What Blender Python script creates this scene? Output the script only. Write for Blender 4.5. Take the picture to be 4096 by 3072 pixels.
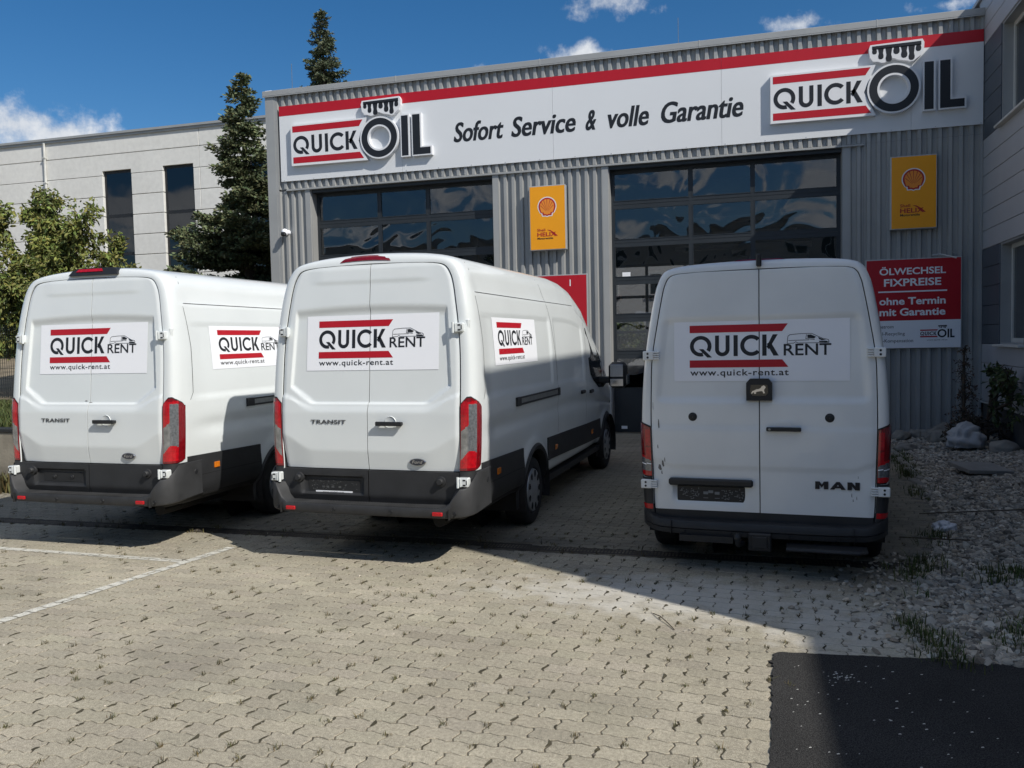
import bpy, math, random
import numpy as np
from mathutils import Vector, Matrix

for o in list(bpy.data.objects): bpy.data.objects.remove(o)
SC = bpy.context.scene
COL = SC.collection
random.seed(7); RNG = np.random.default_rng(7)
PI = math.pi

# ------------------------------------------------------------------ camera
YAW, PITCH, ROLL, CAMH, FPX = -.2754, -.0527, -.0222, 1.893, 3313.0
fw = Vector((math.sin(YAW)*math.cos(PITCH), math.cos(YAW)*math.cos(PITCH), math.sin(PITCH)))
r0 = Vector((math.cos(YAW), -math.sin(YAW), 0)); u0 = r0.cross(fw)
rt = r0*math.cos(ROLL)+u0*math.sin(ROLL); up = -r0*math.sin(ROLL)+u0*math.cos(ROLL)
cd = bpy.data.cameras.new('camera'); cam = bpy.data.objects.new('camera', cd); COL.objects.link(cam)
cd.sensor_width = 36; cd.sensor_fit = 'HORIZONTAL'; cd.lens = 36*FPX/4096; cd.clip_start = .05; cd.clip_end = 2000
cam.matrix_world = Matrix(((rt.x, up.x, -fw.x, 0), (rt.y, up.y, -fw.y, 0), (rt.z, up.z, -fw.z, CAMH), (0, 0, 0, 1)))
SC.camera = cam

# ------------------------------------------------------------------ light
SUN = Vector((1.82, -1.0, 1.892)).normalized()          # towards the sun
elev = math.asin(SUN.z)
sl = bpy.data.lights.new('sun', 'SUN'); sl.energy = 4.1; sl.angle = math.radians(.5); sl.color = (1, .955, .88)
so = bpy.data.objects.new('sun', sl); COL.objects.link(so)
so.rotation_euler = SUN.to_track_quat('Z', 'Y').to_euler(); so.location = (20, -10, 30)

def world():
    w = bpy.data.worlds.new('World'); SC.world = w; w.use_nodes = True
    w.cycles.sampling_method = 'NONE'
    nt = w.node_tree; N = nt.nodes; L = nt.links; N.clear()
    out = N.new('ShaderNodeOutputWorld'); bg = N.new('ShaderNodeBackground'); bg.inputs[1].default_value = .092
    sky = N.new('ShaderNodeTexSky'); sky.sky_type = 'NISHITA'; sky.sun_disc = False
    sky.sun_elevation = elev; sky.sun_rotation = math.atan2(SUN.x, SUN.y)
    sky.altitude = 300; sky.air_density = 1.0; sky.dust_density = .9; sky.ozone_density = 4.0
    hs = N.new('ShaderNodeHueSaturation'); hs.inputs['Saturation'].default_value = 1.30; hs.inputs['Value'].default_value = .92
    L.new(sky.outputs[0], hs.inputs['Color'])
    tc = N.new('ShaderNodeTexCoord'); G = tc.outputs['Generated']
    n1 = N.new('ShaderNodeTexNoise'); n1.inputs['Scale'].default_value = 13; n1.inputs['Detail'].default_value = 7; n1.inputs['Roughness'].default_value = .62
    L.new(G, n1.inputs['Vector'])
    def math_(op, a, b=None, c=None):
        m = N.new('ShaderNodeMath'); m.operation = op
        for i, x in enumerate((a, b, c)):
            if x is None: continue
            if isinstance(x, (int, float)): m.inputs[i].default_value = x
            else: L.new(x, m.inputs[i])
        return m.outputs[0]
    def vm(op, a, b):
        m = N.new('ShaderNodeVectorMath'); m.operation = op
        for i, x in enumerate((a, b)):
            if isinstance(x, tuple): m.inputs[i].default_value = x
            else: L.new(x, m.inputs[i])
        return m
    def pix(px, py):     # photo pixel (2212 wide view) to a direction in the sky
        x = (px*1.8517-2048)/FPX; y = -(py*1.8517-1536)/FPX
        d = (rt*x+up*y+fw).normalized(); return tuple(d)
    total = None
    blobs = [((30, 268), .085, .034, 1.0), ((120, 290), .07, .024, 1.0), ((1310, 4), .06, .02, .9),
             ((1250, 118), .045, .018, .95), ((1035, 146), .024, .010, .6), ((1715, 54), .05, .017, 1.0), ((2055, 8), .045, .010, .6)]
    for (p, rx, rz, amp) in blobs:
        s = vm('SUBTRACT', G, pix(*p)); s2 = vm('MULTIPLY', s.outputs[0], (1/rx, 1/rx, 1/rz))
        ln = vm('LENGTH', s2.outputs[0], (0, 0, 0))
        m = math_('MULTIPLY', math_('SUBTRACT', 1.0, ln.outputs['Value']), amp)
        m = math_('MAXIMUM', m, -1.0)
        total = m if total is None else math_('MAXIMUM', total, m)
    # scattered cumulus added out of view, cover raised to brighten the shade
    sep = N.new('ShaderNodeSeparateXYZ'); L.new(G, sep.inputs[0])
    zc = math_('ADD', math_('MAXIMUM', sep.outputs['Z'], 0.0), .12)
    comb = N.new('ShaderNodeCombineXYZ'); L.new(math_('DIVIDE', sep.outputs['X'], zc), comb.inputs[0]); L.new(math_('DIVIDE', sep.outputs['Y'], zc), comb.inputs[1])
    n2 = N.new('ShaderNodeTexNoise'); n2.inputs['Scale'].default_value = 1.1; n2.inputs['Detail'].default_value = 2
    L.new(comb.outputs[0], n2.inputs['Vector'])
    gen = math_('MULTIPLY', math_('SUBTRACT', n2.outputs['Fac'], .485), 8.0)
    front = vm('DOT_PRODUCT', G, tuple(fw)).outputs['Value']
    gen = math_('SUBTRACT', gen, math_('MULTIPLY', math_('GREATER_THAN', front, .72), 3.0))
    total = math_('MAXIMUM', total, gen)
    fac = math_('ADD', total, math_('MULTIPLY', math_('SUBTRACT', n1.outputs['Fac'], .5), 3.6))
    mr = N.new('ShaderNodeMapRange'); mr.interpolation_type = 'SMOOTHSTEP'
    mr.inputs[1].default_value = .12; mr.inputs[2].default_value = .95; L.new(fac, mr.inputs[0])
    cr = N.new('ShaderNodeValToRGB'); cr.color_ramp.elements[0].position = .3; cr.color_ramp.elements[1].position = .68
    cr.color_ramp.elements[0].color = (4.6, 5.1, 5.9, 1); cr.color_ramp.elements[1].color = (9.2, 9.3, 9.4, 1); L.new(n1.outputs['Fac'], cr.inputs[0])
    mx = N.new('ShaderNodeMix'); mx.data_type = 'RGBA'
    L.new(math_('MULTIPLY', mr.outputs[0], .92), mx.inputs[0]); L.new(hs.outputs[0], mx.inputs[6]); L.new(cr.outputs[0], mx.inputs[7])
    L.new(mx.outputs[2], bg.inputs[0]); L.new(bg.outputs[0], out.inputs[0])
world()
SC.view_settings.view_transform = 'Standard'; SC.view_settings.look = 'None'
SC.view_settings.exposure = 0.16; SC.view_settings.gamma = 1.0
SC.render.engine = 'CYCLES'
CY = SC.cycles; CY.max_bounces = 6; CY.diffuse_bounces = 3; CY.glossy_bounces = 3; CY.transmission_bounces = 4; CY.transparent_max_bounces = 8; CY.caustics_reflective = False; CY.caustics_refractive = False

# ------------------------------------------------------------------ materials
MATS = {}
def pm(name, col, rough=.5, metal=0., var=.12, scale=4., bump=0., bscale=60., coat=0., spec=.5, col2=None, detail=5., attr=None, speck=0., sscale=200., ior=None, space='Object'):
    """principled material; colour broken up by noise in object space, optional fine bump"""
    m = bpy.data.materials.new(name); m.use_nodes = True; nt = m.node_tree; N = nt.nodes; L = nt.links
    b = N['Principled BSDF']; b.inputs['Roughness'].default_value = rough; b.inputs['Metallic'].default_value = metal
    b.inputs['Specular IOR Level'].default_value = spec; b.inputs['Coat Weight'].default_value = coat; b.inputs['Coat Roughness'].default_value = .05
    if ior: b.inputs['IOR'].default_value = ior
    tc = N.new('ShaderNodeTexCoord')
    if space == 'World':
        class _T: outputs = {'Object': N.new('ShaderNodeNewGeometry').outputs['Position']}
        tc = _T
    n = N.new('ShaderNodeTexNoise'); n.inputs['Scale'].default_value = scale; n.inputs['Detail'].default_value = detail; L.new(tc.outputs['Object'], n.inputs['Vector'])
    cr = N.new('ShaderNodeValToRGB'); cr.color_ramp.elements[0].position = .28; cr.color_ramp.elements[1].position = .72
    c2 = col2 or tuple(min(1, c*(1+var)) for c in col); c1 = col if col2 else tuple(c*(1-var) for c in col)
    cr.color_ramp.elements[0].color = (*c1, 1); cr.color_ramp.elements[1].color = (*c2, 1); L.new(n.outputs['Fac'], cr.inputs[0])
    c = cr.outputs[0]
    def mul(a, fac_out, lo, hi):
        mr = N.new('ShaderNodeMapRange'); mr.inputs[1].default_value = .3; mr.inputs[2].default_value = .7; mr.inputs[3].default_value = lo; mr.inputs[4].default_value = hi
        L.new(fac_out, mr.inputs[0]); mx = N.new('ShaderNodeMix'); mx.data_type = 'RGBA'; mx.blend_type = 'MULTIPLY'; mx.inputs[0].default_value = 1
        L.new(a, mx.inputs[6]); L.new(mr.outputs[0], mx.inputs[7]); return mx.outputs[2]
    if attr:
        at = N.new('ShaderNodeAttribute'); at.attribute_name = attr
        mx = N.new('ShaderNodeMix'); mx.data_type = 'RGBA'; mx.blend_type = 'MULTIPLY'; mx.inputs[0].default_value = 1
        L.new(c, mx.inputs[6]); L.new(at.outputs['Color'], mx.inputs[7]); c = mx.outputs[2]
    if speck:
        n2 = N.new('ShaderNodeTexNoise'); n2.inputs['Scale'].default_value = sscale; n2.inputs['Detail'].default_value = 2; L.new(tc.outputs['Object'], n2.inputs['Vector'])
        c = mul(c, n2.outputs['Fac'], 1-speck, 1+speck)
    L.new(c, b.inputs['Base Color'])
    if bump:
        nb = N.new('ShaderNodeTexNoise'); nb.inputs['Scale'].default_value = bscale; nb.inputs['Detail'].default_value = 4; L.new(tc.outputs['Object'], nb.inputs['Vector'])
        bp = N.new('ShaderNodeBump'); bp.inputs['Strength'].default_value = bump; bp.inputs['Distance'].default_value = .01
        L.new(nb.outputs['Fac'], bp.inputs['Height']); L.new(bp.outputs[0], b.inputs['Normal'])
    MATS[name] = m
    return m

def glass_mat(name, tint, refl, rough=.02, wave=.0, wscale=1.5):
    m = bpy.data.materials.new(name); m.use_nodes = True; nt = m.node_tree; N = nt.nodes; L = nt.links; N.clear()
    out = N.new('ShaderNodeOutputMaterial'); mix = N.new('ShaderNodeMixShader'); tr = N.new('ShaderNodeBsdfTransparent'); gl = N.new('ShaderNodeBsdfGlossy')
    tr.inputs[0].default_value = (*tint, 1); gl.inputs['Roughness'].default_value = rough; gl.inputs[0].default_value = (.95, .97, 1, 1)
    fr = N.new('ShaderNodeFresnel'); fr.inputs[0].default_value = refl
    tc = N.new('ShaderNodeTexCoord'); nb = N.new('ShaderNodeTexNoise'); nb.inputs['Scale'].default_value = wscale; nb.inputs['Detail'].default_value = 1.2; nb.inputs['Distortion'].default_value = 1.2
    L.new(tc.outputs['Object'], nb.inputs['Vector'])
    if wave:
        bp = N.new('ShaderNodeBump'); bp.inputs['Strength'].default_value = 1; bp.inputs['Distance'].default_value = wave
        L.new(nb.outputs['Fac'], bp.inputs['Height']); L.new(bp.outputs[0], gl.inputs['Normal'])
    L.new(fr.outputs[0], mix.inputs[0]); L.new(tr.outputs[0], mix.inputs[1]); L.new(gl.outputs[0], mix.inputs[2]); L.new(mix.outputs[0], out.inputs[0])
    MATS[name] = m
    return m

M_white = pm('van_white_paint', (.70, .735, .735), .38, var=.03, scale=1.5, coat=.8)
M_white2 = pm('van_white_paint_dusty', (.76, .78, .775), .40, var=.05, scale=2.2, coat=.6)
M_stick = pm('sticker_white', (.86, .875, .91), .38, var=.01)
M_black = pm('print_black', (.012, .013, .016), .42, var=.1)
M_red = pm('print_red', (.44, .004, .014), .42, var=.03)
M_seam = pm('panel_gap', (.012, .012, .013), .8)
M_plast = pm('bumper_plastic', (.021, .022, .024), .58, var=.22, scale=6, bump=.12, bscale=300)
M_bump = pm('bumper_grey_plastic', (.028, .029, .031), .6, var=.3, scale=7, bump=.15, bscale=250)
M_plastd = pm('dark_plastic', (.014, .015, .017), .5, var=.2, scale=9)
M_under = pm('underbody', (.010, .010, .011), .85)
M_lred = pm('lens_red', (.42, .004, .010), .12, var=.25, scale=40, coat=.8, bump=.3, bscale=90)
M_ldred = pm('lens_dark_red', (.17, .004, .008), .15, var=.2, scale=30, coat=.8)
M_lclear = pm('lens_clear', (.28, .285, .285), .12, metal=.55, var=.35, scale=22, coat=.8, bump=.12, bscale=45)
M_lstrip = pm('lens_strip', (.17, .18, .19), .18, metal=.3, var=.35, scale=60, coat=.8)
M_amber = pm('amber_lens', (.62, .17, .01), .2, var=.15, scale=40, coat=.6)
M_refl = pm('reflector_red', (.45, .01, .015), .25, var=.2, scale=120)
M_tyre = pm('tyre_rubber', (.012, .012, .013), .8, var=.25, scale=30, bump=.3, bscale=80)
M_rim = pm('wheel_cover_grey', (.33, .34, .35), .38, metal=.35, var=.08, scale=10)
M_glassd = pm('tinted_glass', (.006, .008, .009), .05, var=.1, spec=.7)
M_chrome = pm('chrome', (.6, .6, .62), .12, metal=1., var=.05)
M_metal = pm('brushed_metal', (.30, .31, .31), .35, metal=.7, var=.15, scale=30)
M_badge = pm('badge_grey', (.10, .105, .115), .3, metal=.6, var=.1)
M_ford = pm('badge_navy', (.012, .018, .035), .2, var=.1, coat=.6)
M_dirt = pm('scuff_dirt', (.16, .15, .14), .8, var=.3, scale=40)

# ------------------------------------------------------------------ mesh helpers
class MB:
    def __init__(s): s.v = []; s.f = []; s.m = []
    def add(s, vs, fs, mi=0):
        n = len(s.v); s.v.extend([tuple(map(float, q)) for q in vs]); s.f.extend([tuple(n+i for i in q) for q in fs]); s.m.extend([mi]*len(fs)); return s
    def box(s, x0, x1, y0, y1, z0, z1, mi=0):
        return s.add([(x0, y0, z0), (x1, y0, z0), (x1, y1, z0), (x0, y1, z0), (x0, y0, z1), (x1, y0, z1), (x1, y1, z1), (x0, y1, z1)],
                     [(0, 3, 2, 1), (4, 5, 6, 7), (0, 1, 5, 4), (1, 2, 6, 5), (2, 3, 7, 6), (3, 0, 4, 7)], mi)
    def bbox(s, x0, x1, y0, y1, z0, z1, b=.01, mi=0):
        """box with chamfered edges"""
        cx, cy, cz = (x0+x1)/2, (y0+y1)/2, (z0+z1)/2; h = ((x1-x0)/2, (y1-y0)/2, (z1-z0)/2); b = min(b, *(q*.45 for q in h))
        vs = []; idx = {}
        for sx in (-1, 1):
            for sy in (-1, 1):
                for sz in (-1, 1):
                    for a in range(3):
                        p = [sx*(h[0]-b), sy*(h[1]-b), sz*(h[2]-b)]; p[a] = (sx, sy, sz)[a]*h[a]
                        idx[(sx, sy, sz, a)] = len(vs); vs.append((cx+p[0], cy+p[1], cz+p[2]))
        fs = []
        I = lambda x, y, z, a: idx[(x, y, z, a)]
        for sg in (-1, 1):
            fs += [(I(sg, -1, -1, 0), I(sg, 1, -1, 0), I(sg, 1, 1, 0), I(sg, -1, 1, 0)), (I(-1, sg, -1, 1), I(1, sg, -1, 1), I(1, sg, 1, 1), I(-1, sg, 1, 1)), (I(-1, -1, sg, 2), I(1, -1, sg, 2), I(1, 1, sg, 2), I(-1, 1, sg, 2))]
        for p in (-1, 1):
            for q in (-1, 1):
                fs += [(I(p, q, -1, 0), I(p, q, 1, 0), I(p, q, 1, 1), I(p, q, -1, 1)), (I(p, -1, q, 0), I(p, 1, q, 0), I(p, 1, q, 2), I(p, -1, q, 2)), (I(-1, p, q, 1), I(1, p, q, 1), I(1, p, q, 2), I(-1, p, q, 2))]
        for x in (-1, 1):
            for y in (-1, 1):
                for z in (-1, 1): fs.append((I(x, y, z, 0), I(x, y, z, 1), I(x, y, z, 2)))
        return s.add(vs, fs, mi)
    def prism(s, poly, fn, t0, t1, mi=0):
        """poly of 2-D points, fn(u,v,t) -> 3-D; closed solid between t0 and t1"""
        n = len(poly); vs = [fn(u, v, t0) for u, v in poly]+[fn(u, v, t1) for u, v in poly]
        fs = [tuple(range(n)), tuple(range(2*n-1, n-1, -1))]+[(i, (i+1) % n, n+(i+1) % n, n+i) for i in range(n)]
        return s.add(vs, fs, mi)
    def grid(s, fn, us, vs_, mi=0, mf=None, closed=False):
        P = [fn(u, v) for v in vs_ for u in us]; nu = len(us); fs = []; ms = []
        for j in range(len(vs_)-1):
            for i in range(nu-1 if not closed else nu):
                k = (i+1) % nu
                fs.append((j*nu+i, j*nu+k, (j+1)*nu+k, (j+1)*nu+i))
                ms.append(mf((us[i]+us[k])/2, (vs_[j]+vs_[j+1])/2) if mf else mi)
        n = len(s.f); s.add(P, fs, mi); s.m[n:] = ms; return s
    def tube(s, pts, r, n=8, cap=True, mi=0):
        pts = [Vector(p) for p in pts]; rs = r if isinstance(r, (list, tuple)) else [r]*len(pts); vs = []
        for i, p in enumerate(pts):
            d = (pts[min(i+1, len(pts)-1)]-pts[max(i-1, 0)]).normalized(); a = d.orthogonal().normalized()
            if abs(d.z) < .9: a = d.cross(Vector((0, 0, 1))).normalized()
            else: a = d.cross(Vector((1, 0, 0))).normalized()
            b = d.cross(a)
            vs += [p+(a*math.cos(2*PI*k/n)+b*math.sin(2*PI*k/n))*rs[i] for k in range(n)]
        fs = [(i*n+k, i*n+(k+1) % n, (i+1)*n+(k+1) % n, (i+1)*n+k) for i in range(len(pts)-1) for k in range(n)]
        if cap: fs += [tuple(range(n-1, -1, -1)), tuple(range((len(pts)-1)*n, len(pts)*n))]
        return s.add(vs, fs, mi)
    def lathe(s, prof, fn, n=32, mi=0):
        """prof of (r, h); fn(a, r, h) -> 3-D"""
        vs = [fn(2*PI*k/n, r, h) for r, h in prof for k in range(n)]
        fs = [(i*n+k, i*n+(k+1) % n, (i+1)*n+(k+1) % n, (i+1)*n+k) for i in range(len(prof)-1) for k in range(n)]
        return s.add(vs, fs, mi)
    def build(s, name, mats, parent=None, smooth=None):
        me = bpy.data.meshes.new(name); me.from_pydata(s.v, [], s.f)
        for m in (mats if isinstance(mats, (list, tuple)) else [mats]): me.materials.append(m)
        if any(s.m): me.polygons.foreach_set('material_index', s.m)
        if smooth is not None:
            me.polygons.foreach_set('use_smooth', [True]*len(s.f)); me.set_sharp_from_angle(angle=math.radians(smooth))
        me.update(); return link(name, me, parent)
def islands(mb):
    """split a builder into its connected pieces"""
    par = list(range(len(mb.v)))
    def find(a):
        while par[a] != a: par[a] = par[par[a]]; a = par[a]
        return a
    for f in mb.f:
        r = find(f[0])
        for q in f[1:]: par[find(q)] = r
    out = {}
    for f, m in zip(mb.f, mb.m): out.setdefault(find(f[0]), []).append((f, m))
    res = []
    for fs in out.values():
        b = MB(); idx = {}
        for f, m in fs:
            for q in f:
                if q not in idx: idx[q] = len(b.v); b.v.append(mb.v[q])
            b.f.append(tuple(idx[q] for q in f)); b.m.append(m)
        res.append(b)
    return res
def build_each(mb, name, mats, parent=None, smooth=None): return [b.build(name, mats, parent, smooth) for b in islands(mb)]
def link(name, me, parent=None):
    o = bpy.data.objects.new(name, me); COL.objects.link(o)
    if parent: o.parent = parent
    return o
def tag(o, label=None, cat=None, group=None, kind=None):
    if label: o['label'] = label
    if cat: o['category'] = cat
    if group: o['group'] = group
    if kind: o['kind'] = kind
    return o
def thing(name, label, cat, loc=(0, 0, 0), rz=0, group=None):
    o = bpy.data.objects.new(name, None); COL.objects.link(o); o.location = loc; o.rotation_euler = (0, 0, rz); o.empty_display_size = .2
    return tag(o, label, cat, group)
def copy_tree(o, parent=None):
    c = o.copy(); COL.objects.link(c); c.parent = parent
    for ch in list(o.children): copy_tree(ch, c)
    return c
def npmesh(name, V, F, mat, parent=None, cols=None, smooth=False):
    """numpy verts (n,3) and faces (m,k) of equal size"""
    me = bpy.data.meshes.new(name); V = np.asarray(V, np.float32); F = np.asarray(F, np.int32); k = F.shape[1]
    me.vertices.add(len(V)); me.vertices.foreach_set('co', V.ravel())
    me.loops.add(F.size); me.loops.foreach_set('vertex_index', F.ravel())
    me.polygons.add(len(F)); me.polygons.foreach_set('loop_start', np.arange(0, F.size, k, dtype=np.int32))
    if smooth: me.polygons.foreach_set('use_smooth', np.ones(len(F), bool))
    me.update(calc_edges=True); me.validate()
    if not smooth: me.shade_flat()
    if cols is not None:
        a = me.color_attributes.new('Col', 'FLOAT_COLOR', 'POINT'); c = np.ones((len(V), 4), np.float32); c[:, :3] = cols; a.data.foreach_set('color', c.ravel())
    for m in (mat if isinstance(mat, (list, tuple)) else [mat]): me.materials.append(m)
    return link(name, me, parent)
def sstep(a, b, x):
    t = np.clip((np.asarray(x, float)-a)/(b-a), 0, 1); return t*t*(3-2*t)

# ------------------------------------------------------------------ lettering
_tc = {}
def text_mesh(txt, bold=0., spacing=1.):
    key = (txt, bold, spacing)
    if key in _tc: return _tc[key]
    cu = bpy.data.curves.new('t', 'FONT'); cu.body = txt; cu.offset = bold; cu.resolution_u = 4; cu.space_character = spacing; cu.fill_mode = 'FRONT'
    ob = bpy.data.objects.new('t', cu); COL.objects.link(ob); dg = bpy.context.evaluated_depsgraph_get(); me = bpy.data.meshes.new_from_object(ob.evaluated_get(dg))
    V = np.array([v.co[:2] for v in me.vertices]); F = [tuple(p.vertices) for p in me.polygons]
    bpy.data.objects.remove(ob); bpy.data.curves.remove(cu); bpy.data.meshes.remove(me)
    _tc[key] = (V, F); return V, F
CAP = None
def text(mb, txt, x0, x1, base, cap, fn, bold=.0, shear=0., spacing=1., mi=0):
    """fit a line of text between x0 and x1, baseline `base`, cap height `cap`; fn(u,v) -> 3-D"""
    global CAP
    if CAP is None: V, F = text_mesh('H'); CAP = V[:, 1].max()
    V, F = text_mesh(txt, bold, spacing); u = V[:, 0]; v = V[:, 1]/(CAP+bold)*cap
    w = (x1-x0); u = (u-u.min())/(u.max()-u.min())*(w-shear*cap*.9)+x0; u = u+shear*v
    mb.add([fn(a, base+b) for a, b in zip(u, v)], F, mi); return mb
def arc(cx, cy, r0, r1, a0, a1, n=18):
    """annulus sector as quads"""
    out = []
    for i in range(n):
        t0 = math.radians(a0+(a1-a0)*i/n); t1 = math.radians(a0+(a1-a0)*(i+1)/n)
        out.append([(cx+r0*math.cos(t0), cy+r0*math.sin(t0)), (cx+r1*math.cos(t0), cy+r1*math.sin(t0)), (cx+r1*math.cos(t1), cy+r1*math.sin(t1)), (cx+r0*math.cos(t1), cy+r0*math.sin(t1))])
    return out
def rect(x0, y0, x1, y1): return [[(x0, y0), (x1, y0), (x1, y1), (x0, y1)]]
def quick_polys(t=.17):
    """the word QUICK in geometric capitals, cap height 1, total width 3.95"""
    P = []
    P += arc(.5, .5, .5-t, .5, -62, 0)[8:]+arc(.5, .5, .5-t, .5, 0, 285, 30)                        # Q bowl
    P += [[(.42, .36), (.62, .36), (1.02, -.05), (.80, -.05)]]                                     # Q tail
    x = 1.16; w = .66
    P += rect(x, .33, x+t, 1)+rect(x+w-t, .33, x+w, 1)+arc(x+w/2, .33, w/2-t, w/2, 180, 360)       # U
    x = 2.0; P += rect(x, 0, x+t*1.05, 1)                                                        # I
    x = 2.30; P += arc(x+.5, .5, .5-t, .5, 42, 318, 28)                                            # C
    x = 3.28; P += rect(x, 0, x+t*1.05, 1)+[[(x+t*1.05, .42), (x+.46, 1), (x+.68, 1), (x+t*1.05+.10, .30)], [(x+.20, .56), (x+.36, .66), (x+.72, 0), (x+.49, 0)]]
    return P
def put(mb, polys, x0, y0, sx, sy, fn, mi=0):
    for p in polys: mb.add([fn(x0+u*sx, y0+v*sy) for u, v in p], [tuple(range(len(p)))], mi)
def strip(mb, pts, w, fn, mi=0):
    """thin polyline drawn as quads"""
    for (a, b), (c, d) in zip(pts[:-1], pts[1:]):
        l = math.hypot(c-a, d-b) or 1; nx, ny = -(d-b)/l*w/2, (c-a)/l*w/2; ex, ey = (c-a)/l*w*.4, (d-b)/l*w*.4
        mb.add([fn(a-ex-nx, b-ey-ny), fn(c+ex-nx, d+ey-ny), fn(c+ex+nx, d+ey+ny), fn(a-ex+nx, b-ey+ny)], [(0, 1, 2, 3)], mi)

# ================================================================== GROUND
def paver_mat():
    m = pm('paver_concrete', (.375, .338, .258), .92, var=.15, scale=1.1, attr='Col', speck=.42, sscale=210, bump=.6, bscale=190, space='World')
    nt = m.node_tree; N = nt.nodes; L = nt.links; b = N['Principled BSDF']; src = b.inputs['Base Color'].links[0].from_socket
    class tc: outputs = {'Object': N.new('ShaderNodeNewGeometry').outputs['Position']}
    def blob(cx, cy, rx, ry, lo, hi, sc, nsc):
        mp = N.new('ShaderNodeMapping'); mp.inputs['Location'].default_value = (-cx/rx, -cy/ry, 0); mp.inputs['Scale'].default_value = (1/rx, 1/ry, 0); L.new(tc.outputs['Object'], mp.inputs[0])
        ln = N.new('ShaderNodeVectorMath'); ln.operation = 'LENGTH'; L.new(mp.outputs[0], ln.inputs[0])
        nz = N.new('ShaderNodeTexNoise'); nz.inputs['Scale'].default_value = sc; nz.inputs['Detail'].default_value = 6; L.new(tc.outputs['Object'], nz.inputs['Vector'])
        a = N.new('ShaderNodeMath'); a.operation = 'MULTIPLY_ADD'; a.inputs[1].default_value = nsc; L.new(nz.outputs['Fac'], a.inputs[0]); 
        s = N.new('ShaderNodeMath'); s.operation = 'SUBTRACT'; s.inputs[0].default_value = 1-nsc*.5; L.new(ln.outputs['Value'], s.inputs[1]); L.new(s.outputs[0], a.inputs[2])
        mr = N.new('ShaderNodeMapRange'); mr.interpolation_type = 'SMOOTHSTEP'; mr.inputs[1].default_value = lo; mr.inputs[2].default_value = hi; L.new(a.outputs[0], mr.inputs[0]); return mr.outputs[0]
    def mix(src, fac, col, amt):
        k = N.new('ShaderNodeMath'); k.operation = 'MULTIPLY'; k.inputs[1].default_value = amt; L.new(fac, k.inputs[0])
        mx = N.new('ShaderNodeMix'); mx.data_type = 'RGBA'; L.new(k.outputs[0], mx.inputs[0]); L.new(src, mx.inputs[6]); mx.inputs[7].default_value = (*col, 1); return mx.outputs[2]
    for sc_, lo_, hi_ in ((48, .80, 1.17), (7, .94, 1.05)):
        nz = N.new('ShaderNodeTexNoise'); nz.inputs['Scale'].default_value = sc_; nz.inputs['Detail'].default_value = 3; L.new(tc.outputs['Object'], nz.inputs['Vector'])
        mr = N.new('ShaderNodeMapRange'); mr.inputs[1].default_value = .3; mr.inputs[2].default_value = .7; mr.inputs[3].default_value = lo_; mr.inputs[4].default_value = hi_; L.new(nz.outputs['Fac'], mr.inputs[0])
        mx = N.new('ShaderNodeMix'); mx.data_type = 'RGBA'; mx.blend_type = 'MULTIPLY'; mx.inputs[0].default_value = 1; L.new(src, mx.inputs[6]); L.new(mr.outputs[0], mx.inputs[7]); src = mx.outputs[2]
    src = mix(src, blob(-.45, 6.05, 1.9, .75, .1, .8, 5.0, 1.5), (.62, .60, .55), .6)      # lime bloom by the third van
    src = mix(src, blob(.55, 5.55, .8, .8, .15, .9, 6.0, 1.6), (.60, .58, .53), .55)
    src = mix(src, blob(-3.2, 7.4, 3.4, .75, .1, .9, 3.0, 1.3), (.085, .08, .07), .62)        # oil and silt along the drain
    src = mix(src, blob(-3.3, 4.3, 1.2, .9, .2, 1.1, 4.0, 1.6), (.15, .135, .115), .40)        # tyre dirt
    src = mix(src, blob(-1.9, 3.1, .7, .35, .2, 1.1, 4.0, 1.6), (.14, .13, .115), .40)
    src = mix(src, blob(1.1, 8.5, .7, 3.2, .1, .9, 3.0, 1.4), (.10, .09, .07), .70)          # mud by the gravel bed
    L.new(src, b.inputs['Base Color']); return m
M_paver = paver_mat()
M_joint = pm('joint_sand', (.022, .019, .012), .95, col2=(.20, .175, .13), scale=4, speck=.5, sscale=160, bump=.5, bscale=120)
M_soil = pm('soil', (.075, .066, .05), .95, var=.4, scale=5, speck=.4, sscale=90, bump=1., bscale=60)
M_asph = pm('asphalt', (.042, .041, .040), .95, spec=.15, var=.16, scale=1.4, speck=.8, sscale=170, bump=.9, bscale=150)
M_paint = pm('road_paint', (.55, .535, .47), .8, var=.2, scale=20, speck=.25, sscale=160)

gm = MB(); gm.box(-300, 300, -150, 500, -.32, -.30); ground = gm.build('ground', M_soil); tag(ground, kind='structure')
jm = MB(); jm.grid(lambda x, y: (x, y, -.0042), [-14, -9, -6, -3, -1, 1, 3, 5, 12], [-14, -6, 1.8, 4, 7, 10, 13, 16.6])
bed = jm.build('pavement', M_joint); tag(bed, kind='structure')
ym = MB(); ym.grid(lambda x, y: (x, y, -.0015), [-30, -20, -9.2], [-30, -10, 1, 8.9]); ym.grid(lambda x, y: (x, y, -.0015), [-9.2, -3, 3, 7.7], [-30, -10, -2, 1.75]); ym.grid(lambda x, y: (x, y, -.0015), [3.2, 7.7], [1.75, 3.6])
tag(ym.build('yard', pm('yard_concrete', (.42, .385, .31), .92, var=.12, scale=1.5, speck=.3, sscale=120)), kind='structure')

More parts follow.
